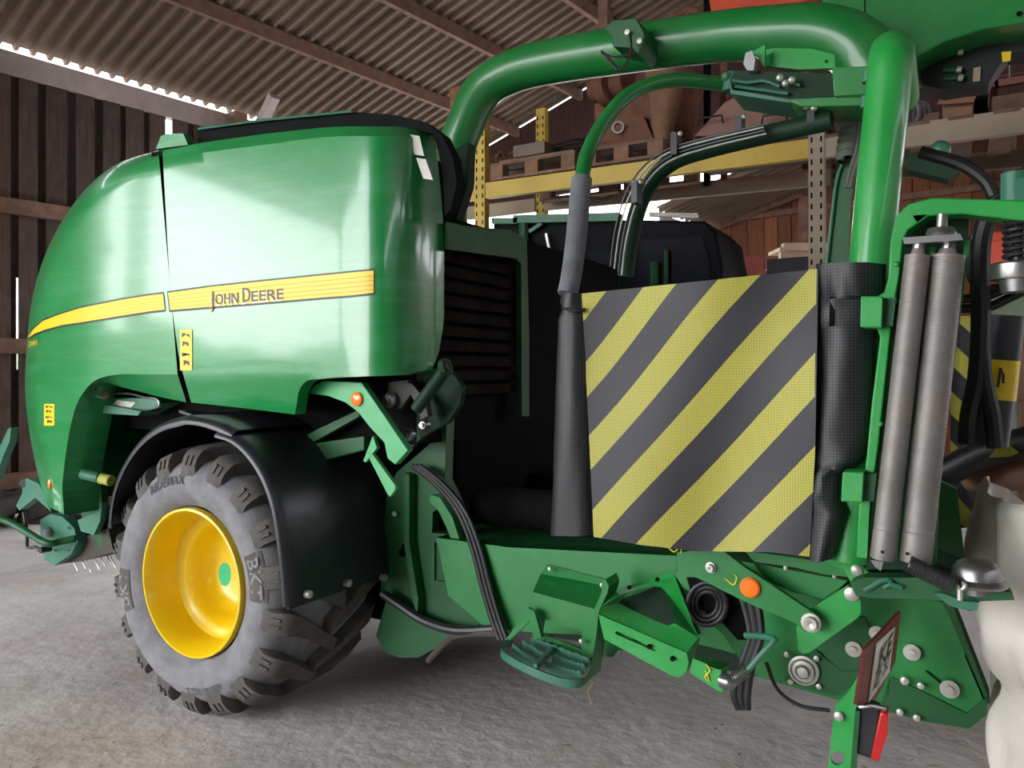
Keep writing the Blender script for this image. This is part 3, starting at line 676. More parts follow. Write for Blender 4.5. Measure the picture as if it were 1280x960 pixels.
m = M(); q = smooth_path([W(*p) for p in rim_pts], 4); rows = [[p + V((0,0,.012)), p + V((0,0,-.016)), p + V((0,.008,-.016)), p + V((0,.010,.012))] for p in q]; m.grid(rows, True); tr = obj('step_tread_rim', m, GT, step)
for (x0, y0, x1, y1) in ((640,806,673,829),(653,801,681,819),(681,829,726,841),(690,819,731,832),(663,797,736,824)):
    a = WZ(x0, y0, .555); b = WZ(x1, y1, .555); n = 16; vs = []; top = []
    for i in range(n+1):
        p = lerp(a, b, i/n); top.append(p + V((0,0,.006 if i % 2 else 0))); vs.append(p + V((0,0,-.032)))
    m = M(); m.sheet([top, vs], (-.002,.006,0)); obj('tread_slat', m, GT, step)
m = M(); m.bar(W(669,834,2.27), W(692,811,2.53), .012, .022); obj('tread_cross_bar', m, GT, step)
m = M(); m.plate([(659,760),(668,764),(677,797),(667,800),(663,775),(632,806),(630,803)], (0,.02,0), Y=2.50); obj('step_stay', m, G, step)
for (x, y) in ((688,711),(753,731),(727,801),(731,836)):
    m = M(); m.lathe(W(x,y,2.68 if y < 740 else 2.53), (0,-1,0), [(0,.008),(.008,.008),(.01,.004),(.01,.0005)], 8); obj('bolt', m, ZN, step)
m = M(); m.tube([W(735,846,2.5), W(741,853,2.5), W(735,864,2.5), W(739,880,2.5)], .002, 5, sm=4); obj('twine', m, mat('straw_twine', (150,125,85), .9), step)
m = M(); m.plate([(744,780),(800,790),(770,815),(765,822),(742,818)], (0,.03,0), Y=2.66); obj('rear_gusset', m, G, MA)

# ---- chock holder: the bright bracket with a cut-out
TPB, TPF = 2.66, 2.36
m = M(); m.plate([(748,768,TPF),(752,758,2.42),(775,736,TPB),(838,716,TPB),(844,722,2.64),(873,797,2.42),(858,816,TPF)], (0,.008,-.008),
    holes=[[(770,753,2.50),(781,741,2.58),(818,731,2.62),(826,732,2.61),(831,738,2.59),(843,770,2.45),(842,779,2.42),(834,783,2.41)]])
BRG = mat('green_lit_paint', (30, 150, 62), .4, coat=.2, var=.06, dirt=(120,180,130), dirt_amt=.35)  # lit copy of the machine green, brightness put into the colour
ch = obj('chock_bracket_top', m, BRG, MA)
m = M(); m.plate([(748,768),(858,816),(861,828),(858,840),(849,847),(840,845),(755,799)], (0,.012,0), Y=TPF-.005, holes=[[(769,790),(771,789),(798,801),(818,812),(820,815),(800,806),(770,793)]]); obj('chock_bracket_front', m, BRG, ch)
m = M(); m.plate([(873,797,2.43),(858,816,2.365),(861,829,2.365),(858,838,2.365),(866,822,2.43)], (.004,.004,0)); obj('bracket_end', m, BRG, ch)
m = M(); m.plate([(770,750),(800,742),(845,722),(872,795),(845,785),(800,770)], (0,.01,0), Y=2.70); obj('chock_recess_shade', m, GK, ch)  # back plate coloured dark to stand for shade in the recess
for (x, y) in ((787,734),(822,724),(841,823),(812,808)):
    m = M(); m.lathe(W(x,y,2.60 if y < 760 else 2.35), (0,-1,0), [(0,.008),(.006,.008),(.007,.0005)], 8); obj('bolt', m, DK, ch)
m = M(); m.plate([(866,823,2.30),(900,836,2.30),(903,865,2.30),(898,864,2.30),(862,841,2.30)], (0,.004,0)); m.plate([(866,823,2.30),(880,820,2.40),(912,829,2.40),(900,836,2.30)], (0,0,-.004)); lb = obj('lock_box', m, BRG, MA)
m = M(); m.plate([(900,836,2.30),(912,829,2.40),(910,834,2.40),(904,850,2.31),(903,865,2.30)], (.004,0,0)); obj('box_end', m, G, lb)
def scribble(pts, Y, r=.0022, mt=None, parent=MA, nm='paint_marking'):
    m = M(); m.tube([W(x, y, Y) for x, y in pts], r, 5, sm=2); return obj(nm, m, mt or MK, parent)
MK = mat('yellow_marker', (225, 220, 60), .6)
scribble([(882,830),(888,838),(881,846),(887,852),(882,838)], 2.296, parent=lb)
m = M(); m.tube([W(932,794,2.34), W(950,795,2.31), W(966,798,2.28), W(966,803,2.27), W(950,820,2.26), W(934,838,2.25), W(912,853,2.25)], .0095, 10, sm=4); ck = obj('crank_handle', m, GT, MA)
m = M(); m.lathe(W(912,853,2.24), (.9,-.3,0), [(-.025,.0005),(-.025,.022),(.0,.022),(.015,.014),(.025,.0005)], 14); m.spring(W(917,849,2.25), W(934,838,2.25), .015, .003, 7); obj('crank_hub', m, ST, ck)

# ---- big lower side plate at the rear and its linkage
m = M(); m.plate([(842,716),(905,712),(1000,735),(1177,752),(1184,760),(1232,872),(1234,893),(1212,911),(1155,902),(1100,887),(1045,875),(975,855),(945,845),(928,830),(905,795),(870,765)], (0,.03,0), Y=2.62,
    holes=[[(1157,839),(1160,838),(1178,852),(1177,856)]])
lp = obj('drive_cover_plate', m, G, MA, bevel=.003)
m = M(); m.plate([(1112,845),(1160,868),(1208,892),(1234,872),(1234,893),(1212,911),(1155,902),(1100,887)], (0,.01,0), Y=2.612); obj('cover_lower_fold', m, GD, lp)
m = M(); m.plate([(1177,752),(1190,754),(1238,878),(1232,882)], (0,.12,0), Y=2.62); obj('cover_edge_flange', m, GD, lp)
m = M(); m.plate([(1030,775),(1082,770),(1090,790),(1070,842),(1050,846),(1020,800)], (0,-.012,0), Y=2.62); obj('recess_plate', m, GD, lp)
m = M(); m.plate([(1020,812),(1052,838),(1075,838),(1070,856),(1040,868),(980,850),(985,842)], (0,-.008,0), Y=2.612); obj('bearing_plate', m, GD, lp)
m = M(); m.lathe(W(1005,837,2.60), (0,-1,0), [(0,.047),(.012,.047),(.014,.040),(.004,.039),(.004,.034),(.018,.033),(.02,.024),(.01,.022),(.012,.018),(.03,.016),(.032,.0005)], 24); obj('bearing', m, ZN, lp)
for (x, y, r) in ((984,817,.009),(1021,822,.009),(989,851,.009),(1024,857,.009),(1131,850,.012),(1151,856,.010),(1125,889,.010),(1146,896,.010)):
    m = M(); m.lathe(W(x,y,2.60), (0,-1,0), [(0,r),(.012,r),(.014,r*.5),(.014,.0005)], 8); obj('bolt', m, ZN, lp)
for (x, y, r) in ((1067,811,.024),(1096,791,.022),(1140,815,.024),(1187,861,.026)):
    m = M(); m.lathe(W(x,y,2.605), (0,-1,0), [(0,r),(.006,r),(.007,r*.45),(.016,r*.45),(.017,.0005)], 20); obj('washer_bolt', m, ZN, lp)
m = M(); m.plate([(930,688),(1033,702),(1066,716),(1062,722),(1030,718),(985,708),(942,702)], (0,.03,0), Y=2.40); obj('curtain_rail', m, G, MA, bevel=.002)
m = M(); m.plate([(942,705),(960,707),(1060,726),(1052,734),(1030,749),(992,741),(960,728)], (0,.03,0), Y=2.44); obj('link_bar', m, G, MA, bevel=.002)
for (x, y) in ((982,706),(1043,716)):
    m = M(); m.cyl(W(x,y-5,2.41), W(x,y+6,2.41), .006, n=8); obj('rail_pin', m, ZN, MA)
m = M(); m.plate([(846,690),(868,688),(904,688),(930,708),(1014,764),(1024,774),(1023,784),(1015,790),(1006,790),(997,781),(930,752),(870,722),(846,716)], (0,.02,0), Y=2.36); db = obj('pull_bar', m, G, MA, bevel=.002)
m = M(); m.lathe(W(938,734,2.36), (0,-1,0), [(0,.030),(.008,.030),(.012,.025),(.013,.0005)], 20); obj('orange_reflector', m, OR, db)
for (x, y, r) in ((889,709,.012),(1014,778,.020)):
    m = M(); m.lathe(W(x,y,2.36), (0,-1,0), [(0,r*1.4),(.006,r*1.4),(.007,r),(.02,r*.9),(.02,r*.4),(.016,.0005)], 14); obj('pivot_bolt', m, ZN, db)
scribble([(906,722),(912,728),(918,731),(921,722),(918,718)], 2.357, parent=db); scribble([(835,684),(843,690),(850,684),(852,692)], 2.357, parent=db)
m = M(); m.plate([(1060,732),(1076,740),(1077,767),(1072,773),(1012,816),(1003,818),(997,812),(995,785),(1012,762)], (0,.02,0), Y=2.40); tp = obj('link_plate', m, BRG, MA, bevel=.002)
m = M(); m.lathe(W(1065,742,2.40), (0,-1,0), [(0,.02),(.01,.02),(.014,.01),(.014,.0005)], 14); obj('pivot_bolt', m, ZN, tp)
m = M(); m.plate([(1027,702),(1032,698),(1048,694),(1064,695),(1075,703),(1086,716),(1100,722),(1090,740),(1075,742),(1064,730),(1055,712)], (0,.02,0), Y=2.34); rb = obj('rail_hook_plate', m, BRG, MA, bevel=.002)
m = M(); m.lathe(W(1071,712,2.34), (0,-1,0), [(0,.015),(.008,.015),(.012,.008),(.012,.0005)], 12); obj('pivot_bolt', m, ZN, rb)
# hoses beside it
for k in range(3):
    m = M(); m.tube([W(925+9*k,735,2.50), W(936+7*k,775,2.47), W(938+6*k,800,2.45), W(928+6*k,830,2.43), W(918+8*k,865,2.42), W(924+5*k,886,2.42)], .013, 10, sm=5); obj('hydraulic_hose', m, BR, MA)
for k, r in enumerate((24, 19, 14)):
    m = M(); m.tube([W(884 + r*cos(a), 755 + 1.1*r*sin(a), 2.56 + .01*k) for a in [2*pi*i/20 for i in range(21)]], .009, 8); obj('coiled_hose', m, BR, MA)
m = M(); m.plate([(858,722),(905,722),(930,770),(934,800),(922,800),(900,775),(870,760)], (0,.004,0), Y=2.605); obj('opening_shade_sheet', m, DK, lp)  # near-black sheet over the plate stands for shade inside the cutout
m = M(); m.tube([W(958,828,2.50), W(972,862,2.5), W(1000,882,2.45), W(1036,888,2.38)], .006, 8, sm=5); obj('lamp_cable', m, BR, MA)

# ---- rear lamp bracket, board, number plate
LB = 2.10
m = M(); m.plate([(1074,843),(1057,870),(1046,880),(1043,888),(1032,985),(1061,985),(1069,889),(1070,884)], (0,.012,0), Y=LB, holes=[circ(1047,948,9,9,16)])
bk = obj('lamp_bracket', m, BRG, MA)
m = M(); m.plate([(1069,889),(1075,889),(1068,985),(1061,985)], (0,.03,0), Y=LB); obj('bracket_flange', m, GD, bk)
m = M(); m.lathe(W(1049,894,LB), (0,-1,0), [(0,.012),(.01,.012),(.014,.006),(.014,.0005)], 12); obj('bolt', m, ZN, bk)
o0 = W(1082, 812, 2.10); dn = V((.145, .989, 0)); nn = V((.989, -.145, 0))
pl3 = lambda pts, off=0: [PP(x, y, o0 + nn*off, nn) for x, y in pts]
m = M(); m.poly(pl3([(1126,764),(1082,812),(1071,881),(1090,884),(1119,828)]), -nn*.008); bd = obj('reflector_board', m, RB, MA)
m = M(); m.poly(pl3([(1119,783),(1096,804),(1086,878),(1112,840)], .004), -nn*.003); npl = obj('number_plate', m, WP, MA)
def plate_text(txt, a, b, c, mt):   # a lower-left, b lower-right, c upper-left in px
    A, Bq, Cq = pl3([a, b, c], .0055); vs, fs = text_mesh(txt, 1, 0, .01); wx = max(p.x for p in vs); mh = max(p.y for p in vs)
    m = M(); m.add([A + (Bq-A)*(p.x/wx) + (Cq-A)*(p.y/mh) for p in vs], fs); obj('plate_lettering', m, mt, npl, recalc=False)
plate_text('KE', (1097,838), (1114,814), (1101,811), DL); plate_text('ZF 52', (1091,864), (1110,834), (1095,841), DL)
m = M(); m.plate([(1073,888),(1082,882),(1100,887),(1101,893),(1092,950),(1069,943)], (0,.05,0), Y=2.11); lm = obj('tail_lamp_housing', m, BK, MA, bevel=.006)
m = M(); m.plate([(1100,890),(1111,892),(1110,918),(1098,953),(1088,950),(1093,925)], (0,.05,0), Y=2.10); obj('red_lens', m, RD, lm, bevel=.004)
m = M(); m.tube([W(1074,884,2.1), W(1090,882,2.1), W(1108,886,2.1)], .006, 8); obj('lamp_clip', m, ST, lm)
m = M(); m.plate([(1112,845),(1114,852),(1108,874),(1109,858)], (0,.02,0), Y=2.2); obj('reflector_clip', m, BRG, MA)

# ---- curtain with sleeves
def top(px): return interp([(700,369),(727,367),(1022,336),(1107,329)], px)
def bot(px): return interp([(690,665),(742,671),(800,681),(870,689),(960,690),(1020,697),(1045,698)], px)
rows = []
for j in range(25):
    v = j/24; r = []
    for i in range(49):
        u = i/48; py0 = lerp(367, 670, v); l = interp([(367,727),(560,737),(670,742)], py0); rr = interp([(337,1023),(560,1019),(697,1012)], lerp(337, 697, v))
        px = lerp(l, rr, u); py = lerp(top(px), bot(px), v)
        r.append(W(px, py, 2.20 + .012*sin(u*9 + v*3) + .012*sin(v*6 - u*4) + .02*v*sin(u*pi)))
    rows.append(r)
cuv = lambda p: (p.x, p.z)
m = M().sheet(rows, (0,.004,0)); ct = obj('striped_curtain', m, CT, MA, uv=cuv)
# left sleeve round the grey pole and right wrap round the arm
def sleeve(tab, name, bulge, mt=BM, wob=0):
    rows = []
    for k, (y, l, r, Yc) in enumerate(tab):
        a = W(l, y, Yc); b = W(r, y, Yc); row = []
        for i in range(13):
            an = pi*i/12; t = .5 - .5*cos(an); p = lerp(a, b, t); row.append(p + V((0, -bulge*sin(an)*(1 + wob*sin(k*1.7 + i)), 0)))
        for i in range(1, 12):
            an = pi*i/12; t = .5 + .5*cos(an); p = lerp(a, b, t); row.append(p + V((0, bulge*sin(an), 0)))
        rows.append(row)
    m = M().grid(rows, True); return obj(name, m, mt, MA, ang=50)
sleeve([(367,703,729,2.23),(378,701,731,2.23),(386,704,730,2.23),(400,699,733,2.23),(480,696,735,2.23),(560,693,739,2.23),(600,692,739,2.23),(668,689,743,2.23)], 'curtain_pole_sleeve', .035, wob=.12)
m = M(); m.tube([W(703,385,2.21), W(717,388,2.18), W(731,387,2.20)], .006, 8, sm=3); obj('cable_tie', m, BK, MA)
sleeve([(331,1020,1108,2.245),(372,1020,1107,2.245),(376,1020,1096,2.245),(408,1019,1093,2.245),(414,1020,1098,2.245),(470,1018,1094,2.245),(540,1016,1089,2.245),(572,1014,1084,2.245),(584,1013,1072,2.245),(592,1013,1056,2.245),(620,1012,1052,2.245),(640,1011,1062,2.245),(697,1009,1042,2.245)], 'curtain_arm_wrap', .055, wob=.15)
m = M(); m.plate([(1038,371),(1046,371),(1043,395),(1041,407),(1036,408)], (0,.01,0), Y=2.19); obj('wrap_slot', m, DK, MA)

# grey foam pole and its green bow
m = M(); m.tube([W(727,224,2.40), W(720,300,2.33), W(714,345,2.28), W(709,368,2.26)], [.036,.035,.034,.033], 18, sm=4); obj('foam_sleeve', m, FM, MA)
m = M(); m.tube([W(712,368,2.27), W(714,520,2.24), W(712,640,2.24)], .02, 12); obj('curtain_pole', m, GD, MA)
m = M(); m.tube([W(727,226,2.40), W(733,195,2.44), W(748,163,2.5), W(775,128,2.58), W(805,108,2.66), W(845,100,2.76), W(885,103,2.86), W(915,107,2.93)], .026, 14, sm=6); obj('curtain_bow', m, G, MA)
# ---- main hoop
hp = [W(562,300,3.30), W(560,250,3.30), W(566,205,3.30), W(580,160,3.30), W(604,113,3.32), W(640,90,3.34), W(690,77,3.36), W(790,61,3.38), W(900,46,3.40), W(960,42,3.40), W(1020,42,3.40), W(1064,56,3.40), W(1088,84,3.40), W(1094,115,3.40)]
m = M(); m.tube(hp, [.10,.098,.098,.098,.100,.104,.106,.107,.108,.112,.118,.122,.124,.12], 24, sm=6); obj('hoop_tube', m, GD if False else G, MA)
m = M(); m.plate([(541,165),(560,190),(586,178),(584,232),(570,275),(556,275),(553,215)], (0,.06,0), Y=2.92); obj('hoop_foot', m, GK, MA, bevel=.004)
m = M(); m.plate([(754,35),(766,25),(796,23),(806,42),(805,56),(798,68),(790,60),(766,58),(764,45)], (0,.18,0), Y=3.15); hb = obj('hoop_bracket', m, GD, MA, bevel=.005)
for (x, y) in ((800,52),(785,41)):
    m = M(); m.lathe(W(x,y,3.14), (0,-1,0), [(0,.012),(.012,.012),(.013,.0005)], 10); obj('bolt', m, ZN, hb)
for pts in ([(787,42),(789,60),(783,80),(774,86),(765,80),(752,64)], [(752,66),(768,72),(786,68)], [(753,66),(764,76),(772,88)]):
    m = M(); m.tube([W(x, y, 3.10) for x, y in pts], .006, 6, sm=4); obj('wire', m, BK, hb)
MDK = mat('motor_black_green', (9, 22, 16), .6)
# ---- drive head over the hoop
m = M(); m.plate([(1003,14),(1026,2),(1040,-30),(1330,-40),(1330,22),(1280,28),(1230,36),(1180,52),(1150,68),(1128,88),(1096,92),(1082,60),(1068,38),(1040,22)], (0,.4,0), Y=3.56); hd = obj('drive_head_housing', m, G, MA, bevel=.006)
m = M(); m.plate([(1080,-20),(1081.5,-20),(1082,40),(1080.5,40)], (0,-.002,0), Y=3.558); obj('seam', m, DK, hd)
for (x, y) in ((1090,30),(1274,17),(1112,52)):
    m = M(); m.cyl(W(x,y,3.56), W(x,y,3.55), .010, n=8); obj('bolt', m, DK, hd)
m = M(); m.plate([(1150,72),(1180,55),(1230,40),(1330,24),(1330,60),(1262,66),(1245,88),(1236,104),(1205,108),(1180,112),(1152,106)], (0,.15,0), Y=3.75); mo = obj('hydraulic_motor', m, MDK, MA)
for i, (x, y) in enumerate(((1180,66),(1178,88),(1180,98))):
    m = M(); m.cyl(W(x,y,3.74), W(x+22,y-1,3.74), .010, n=8); f_ = obj('fitting', m, GD, mo); m = M(); m.cyl(W(x+18,y-1,3.72), W(x+24,y-1,3.72), .014, n=8); obj('fitting_cap', m, ZN, mo)
m = M(); m.plate([(1252,65),(1264,64),(1263,76),(1253,77)], (0,.003,0), Y=3.74); obj('yellow_label', m, YD, mo)
m = M(); m.plate([(1217,85),(1226,83),(1225,101),(1216,102)], (0,.003,0), Y=3.74); obj('paper_label', m, RG, mo)
# cross head of the arms
m = M(); m.plate([(1040,84),(1092,82),(1092,118),(1042,120)], (0,.22,0), Y=2.72); m.plate([(985,125),(1092,119),(1092,132),(1000,133)], (0,.2,0), Y=2.74); cx = obj('arm_cross_head', m, G, MA, bevel=.004)
m = M(); m.plate([(912,100),(920,88),(1040,92),(1042,120),(985,124),(916,112)], (0,.15,0), Y=2.80); obj('cross_channel', m, GK, cx)
m = M(); m.plate([(913,101),(915,112),(985,124),(1045,121),(1045,126),(985,128),(913,117)], (0,.2,0), Y=2.76); obj('channel_lip', m, GT, cx)
m = M(); m.plate([(955,62),(970,60),(1015,61),(1043,68),(1043,85),(1000,87),(955,82)], (0,.02,0), Y=2.86, holes=[circ(1033,77,2.5,2.5,8)]); m.plate([(938,66),(956,56),(956,84),(948,72)], (0,.02,0), Y=2.8); obj('head_web_plate', m, BRG, cx)
m = M(); m.plate([(932,66),(940,63),(944,74),(942,88),(934,88),(929,80)], (0,.04,0), Y=2.76); obj('limit_switch', m, ST, cx)
m = M(); m.cyl(W(913,92,2.9), W(913,114,2.9), .03, n=12); m.ball(W(908,96,2.88), .02); obj('bow_clamp', m, GT, cx)
for pts in ([(916,100),(935,103),(955,101),(975,108)], [(918,108),(950,112),(985,117)], [(970,98),(985,103),(1000,106)]):
    m = M(); m.tube([W(x, y, 2.78) for x, y in pts], .006, 6, sm=4); obj('wire', m, GT, cx)
for (x, y) in ((982,104),(990,100),(975,97),(1008,132),(1018,134)):
    m = M(); m.ball(W(x,y,2.76), .013, 8); obj('connector', m, ZN, cx)
for (x, y) in ((1086,97),(1084,129)):
    m = M(); m.cyl(W(x,y-8,2.6), W(x,y+6,2.6), .02, n=12); obj('pin_bolt', m, GT, cx)
# near wrapping arm: vertical tube whose top bends away
r_ = .0575
a_top = W(1111, 92, 2.36)
pts = [W(1062,700,2.30), W(1077,500,2.32), W(1089,330,2.33), W(1099,220,2.345), W(1108,130,2.36), a_top + V((.002,.01,.03)), a_top + V((.003,.04,.062)), a_top + V((.004,.10,.085)), a_top + V((0,.5,.09))]
m = M(); m.tube(pts, r_, 28, sm=5); obj('wrapping_arm', m, BRG, MA)
# far arm
m = M(); m.plate([(1050,205),(1062,195),(1068,210),(1062,250),(1058,332),(1034,332),(1040,270)], (0,.05,0), Y=3.0); fa = obj('far_wrapping_arm', m, GD, MA)
m = M(); m.tube([W(1055,200,2.99), W(1046,225,2.99), W(1039,280,2.99), W(1033,332,2.99)], .006, 8, sm=3); obj('arm_edge', m, GT, fa)
for k in range(7):
    m = M(); m.lathe(W(1067 - 1.3*k, 140 + 9*k, 2.95), (0,.3,1), [(-.02,.032),(0,.042),(.02,.032)], 12); obj('hose_guard_ring', m, mat('grey_green_guard', (78,84,74), .7) if 'grey_green_guard' not in MATS else MATS['grey_green_guard'], fa)
for pts in ([(1076,140),(1073,180),(1066,205),(1058,235)], [(1064,140),(1058,170),(1052,200)], [(1082,150),(1078,185),(1068,215),(1063,235)]):
    m = M(); m.tube([W(x, y, 2.93) for x, y in pts], .010, 8, sm=4); obj('hydraulic_hose', m, MATS['grey_green_guard'], fa)
PST = mat('pipe_steel', (150,152,150), .6, metal=.4)
# second bowed tube with pipes
tb = [(782,345),(788,300),(800,255),(818,222),(845,200),(890,185),(960,168),(1040,150)]
m = M(); m.tube([W(x, y, 2.95 - .15*i/7) for i, (x, y) in enumerate(tb)], .034, 16, sm=5); bt = obj('pipe_carrier_arm', m, GK, MA)
for off, mt in (((-14,-9), PST), ((-9,-5), BK), ((-19,-12), BK), ((-5,-1), PST)):
    m = M(); m.tube([W(x + off[0]*min(1, (1.25 - i/7)), y + off[1], 2.88 - .15*i/7) for i, (x, y) in enumerate(tb[:-1])], .0042, 6, sm=5); obj('hydraulic_pipe', m, mt, bt)
for (x, y) in ((796,242),(845,182),(925,161),(1015,142)):
    m = M(); m.obox(W(x, y, 2.80), (.012,0,0), (0,.03,0), (.0,0,.04)); obj('pipe_clamp', m, BK, bt); m = M(); m.ball(W(x-3, y-14, 2.78), .010, 8); m.ball(W(x+5, y-15, 2.78), .010, 8); obj('clamp_bolt', m, ZN, bt)

# ---- pre-stretch unit: frame, rollers, spool cones, spring
YP = 2.16
fr = [(1400,250),(1280,250),(1165,247),(1135,255),(1120,270),(1113,300),(1110,349),(1105,365),(1096,371),(1096,410),(1100,421),(1090,500),(1082,582),(1073,640),(1070,697),
      (1084,700),(1087,640),(1098,560),(1112,430),(1119,376),(1125,341),(1129,300),(1135,288),(1160,270),(1202,267),(1280,276),(1400,278)]
m = M(); m.plate(fr, (0,.07,0), Y=YP); pf = obj('stretcher_frame', m, BRG, MA, bevel=.004)
m = M(); m.plate([(1125,300),(1160,270),(1212,272),(1208,319),(1190,430),(1166,600),(1160,712),(1082,712),(1090,600),(1105,470)], (0,.012,0), Y=2.27); obj('stretcher_back_plate', m, GK, pf)
m = M(); m.plate([(1206,300),(1213,300),(1196,430),(1174,600),(1170,706),(1162,706),(1166,600),(1188,430)], (0,.10,0), Y=YP); obj('frame_leg', m, G, pf)
m = M(); m.plate([(1164,300),(1170,300),(1148,500),(1128,700),(1120,700),(1140,500)], (0,.05,0), Y=YP+.03); obj('centre_strip', m, G, pf)
for q in ([(1076,370),(1104,370),(1102,410),(1075,409)], [(1053,590),(1080,590),(1078,629),(1051,627)]):
    m = M(); m.plate(q, (0,.08,0), Y=2.10); obj('clamp_block', m, BRG, pf, bevel=.004)
    m = M(); m.plate([(q[1][0]-1,q[1][1]+3),(q[1][0]+16,q[1][1]+2),(q[1][0]+12,q[2][1]-2),(q[2][0]-1,q[2][1]-3)], (0,.04,0), Y=2.13); obj('clamp_strap', m, GD, pf)
for (x, y) in ((1120,376),(1101,530),(1094,600),(1121,330)):
    m = M(); m.ball(W(x,y,2.15), .007, 8); obj('weld_nut', m, BRG, pf)
def roller(a, b, r, nm='stretch_roller', ribs=105):
    a, b = V(a), V(b); L = (b-a).length; d = (b-a).normalized(); prof = [(0, .0005), (0, r*.45), (.015, r*.6), (.016, r)]
    for i in range(ribs): 
        h0 = .02 + (L-.10)*i/ribs; st = (L-.10)/ribs
        prof += [(h0, r), (h0 + st*.62, r), (h0 + st*.7, r*.955), (h0 + st*.95, r*.955)]
    prof += [(L-.075, r), (L-.072, r*.95), (L-.066, r), (L, r), (L, .0005)]
    m = M(); m.lathe(a, d, prof, 24); return obj(nm, m, AL, MA, ang=25)
r1 = roller(W(1148,311,2.11), W(1103,698,2.11), .0285); r2 = roller(W(1185,311,2.14), W(1143,701,2.14), .0385)
for (x, y, r, rr, Y_) in ((1103,690,.003,r1,2.08),(1134,692,.003,r2,2.10)):
    m = M(); m.cyl(W(x,y,Y_), W(x,y,Y_-.003), .004, n=8); obj('set_screw_hole', m, DK, rr)
m = M(); m.cyl(W(1148,311,2.11), W(1150,299,2.11), .014, n=10); m.cyl(W(1185,311,2.14), W(1187,299,2.14), .016, n=10); m.plate([(1128,297),(1200,292),(1204,300),(1130,305)], (0,.07,0), Y=2.09); m.cyl(W(1176,296,2.13), W(1178,268,2.13), .012, n=12); m.lathe(W(1176,293,2.13), (0,0,1), [(-.01,.0005),(-.01,.03),(0,.034),(.015,.028),(.015,.0005)], 16); obj('roller_head', m, ST, pf)
m = M(); m.plate([(1062,728),(1080,722),(1160,722),(1215,742),(1224,752),(1222,762),(1212,764),(1198,760),(1178,751),(1090,748),(1070,745)], (0,.10,-.01), Y=2.14); lf = obj('stretcher_foot_plate', m, GD, MA, bevel=.003)
m = M(); m.plate([(1168,742),(1176,741),(1206,752),(1224,753),(1222,763),(1203,762),(1186,757)], (0,.02,0), Y=2.12); obj('spring_anchor', m, GT, lf)
scribble([(1080,738),(1092,732),(1100,727),(1110,725),(1114,729)], 2.13, .006, GT, lf, 'release_lever'); scribble([(1105,735),(1113,731),(1122,733),(1128,735)], 2.13, .006, GT, lf, 'release_lever')
m = M(); m.plate([(1088,700),(1104,702),(1101,714),(1094,709)], (0,.03,0), Y=2.12); obj('roller_foot', m, ST, lf)
m = M(); m.spring(W(1134,704,2.10), W(1193,733,2.10), .018, .0038, 17); sg = obj('tension_spring', m, mat('spring_dark_steel', (80,80,80), .4, metal=.8), MA)
m = M(); m.tube([W(1190,728,2.09), W(1196,732,2.09), W(1200,737,2.09), W(1205,735,2.09), W(1206,730,2.09), W(1202,729,2.09)], .005, 8, sm=3); m.cyl(W(1200,737,2.09), W(1200,750,2.09), .006, n=8); obj('spring_hook', m, ZN, sg)
# lower spool cone
pc = W(1221, 727, 2.16); m = M(); m.lathe(pc, (0,0,1), [(-.03,.0005),(-.03,.03),(-.008,.03),(-.008,.063),(.0,.067),(.004,.064),(.010,.054),(.032,.050),(.045,.042),(.052,.030),(.053,.0005)], 32); obj('lower_spool_cone', m, ST, MA)
m = M(); m.plate([(1210,742),(1262,740),(1268,750),(1215,752)], (0,.08,0), Y=2.14); obj('spool_arm', m, GD, MA)
# upper spool holder at the right edge
pu = W(1268, 232, 2.20); m = M(); m.cyl(pu + V((.0,0,.03)), pu + V((0,0,-.07)), .028, n=16); m.box(pu + V((.0,-.03,-.05)), pu + V((.3,.03,.01))); us_ = obj('spool_sleeve', m, GT, MA)
ps_ = V((W(1272,300,2.20).x, 2.20, 0)); zt, zb = W(1272,272,2.20).z, W(1272,326,2.20).z
m = M(); m.spring((ps_.x,2.20,zt), (ps_.x,2.20,zb), .028, .005, 7); m.cyl((ps_.x,2.20,zt+.02), (ps_.x,2.20,zb-.02), .013, n=12); obj('compression_spring', m, BK, MA)
m = M(); m.lathe((ps_.x, 2.20, zb-.045), (0,0,1), [(-.03,.0005),(-.03,.035),(0,.04),(0,.058),(.006,.060),(.035,.060),(.040,.056),(.042,.030),(.05,.0005)], 32); obj('upper_spool_cone', m, ST, MA)

# ---- film roll tube, dark rails and second curtain on the far side
rows = []
for j in range(9):
    v = j/8; rows.append([W(lerp(1188, 1250, i/10), lerp(395, 660, v), 4.45 + .02*sin(i)) for i in range(11)])
m = M().sheet(rows, (0,.01,0))
xa = W(1188,500,4.45).x
obj('far_curtain', m, CT, MA, uv=lambda p: (-.9 - (p.x - xa), p.z))
m = M(); m.tube([W(1178,592,3.35), W(1230,566,3.3), W(1300,548,3.25)], .055, 14); fb = obj('black_pipe', m, BK, MA); 
m = M(); m.plate([(1236,572),(1246,560),(1262,556),(1274,566),(1262,571)], (0,.01,0), Y=3.2); obj('yellow_rag', m, mat('dull_yellow_cloth', (130,130,45), .9), fb)
m = M(); m.tube([W(1256,395,2.75), W(1248,470,2.75), W(1236,555,2.75)], .052, 16); tubeo = obj('film_dispenser_tube', m, mat('grey_tube', (50,54,62), .5), MA)
m = M(); m.lathe(W(1249,450,2.75), (W(1246,487,2.75)-W(1250,448,2.75)), [(0,.0535),(.0,.0545),(.12,.0545),(.12,.0535)], 16); obj('warning_band', m, YD, tubeo)
def pz2(pts, Y): return [W(x, y, Y) for x, y in pts]
m = M(); m.tube(pz2([(1247,484),(1251,460),(1254,468),(1254,479)], 2.68), .004, 5); obj('pictogram', m, DL, tubeo)
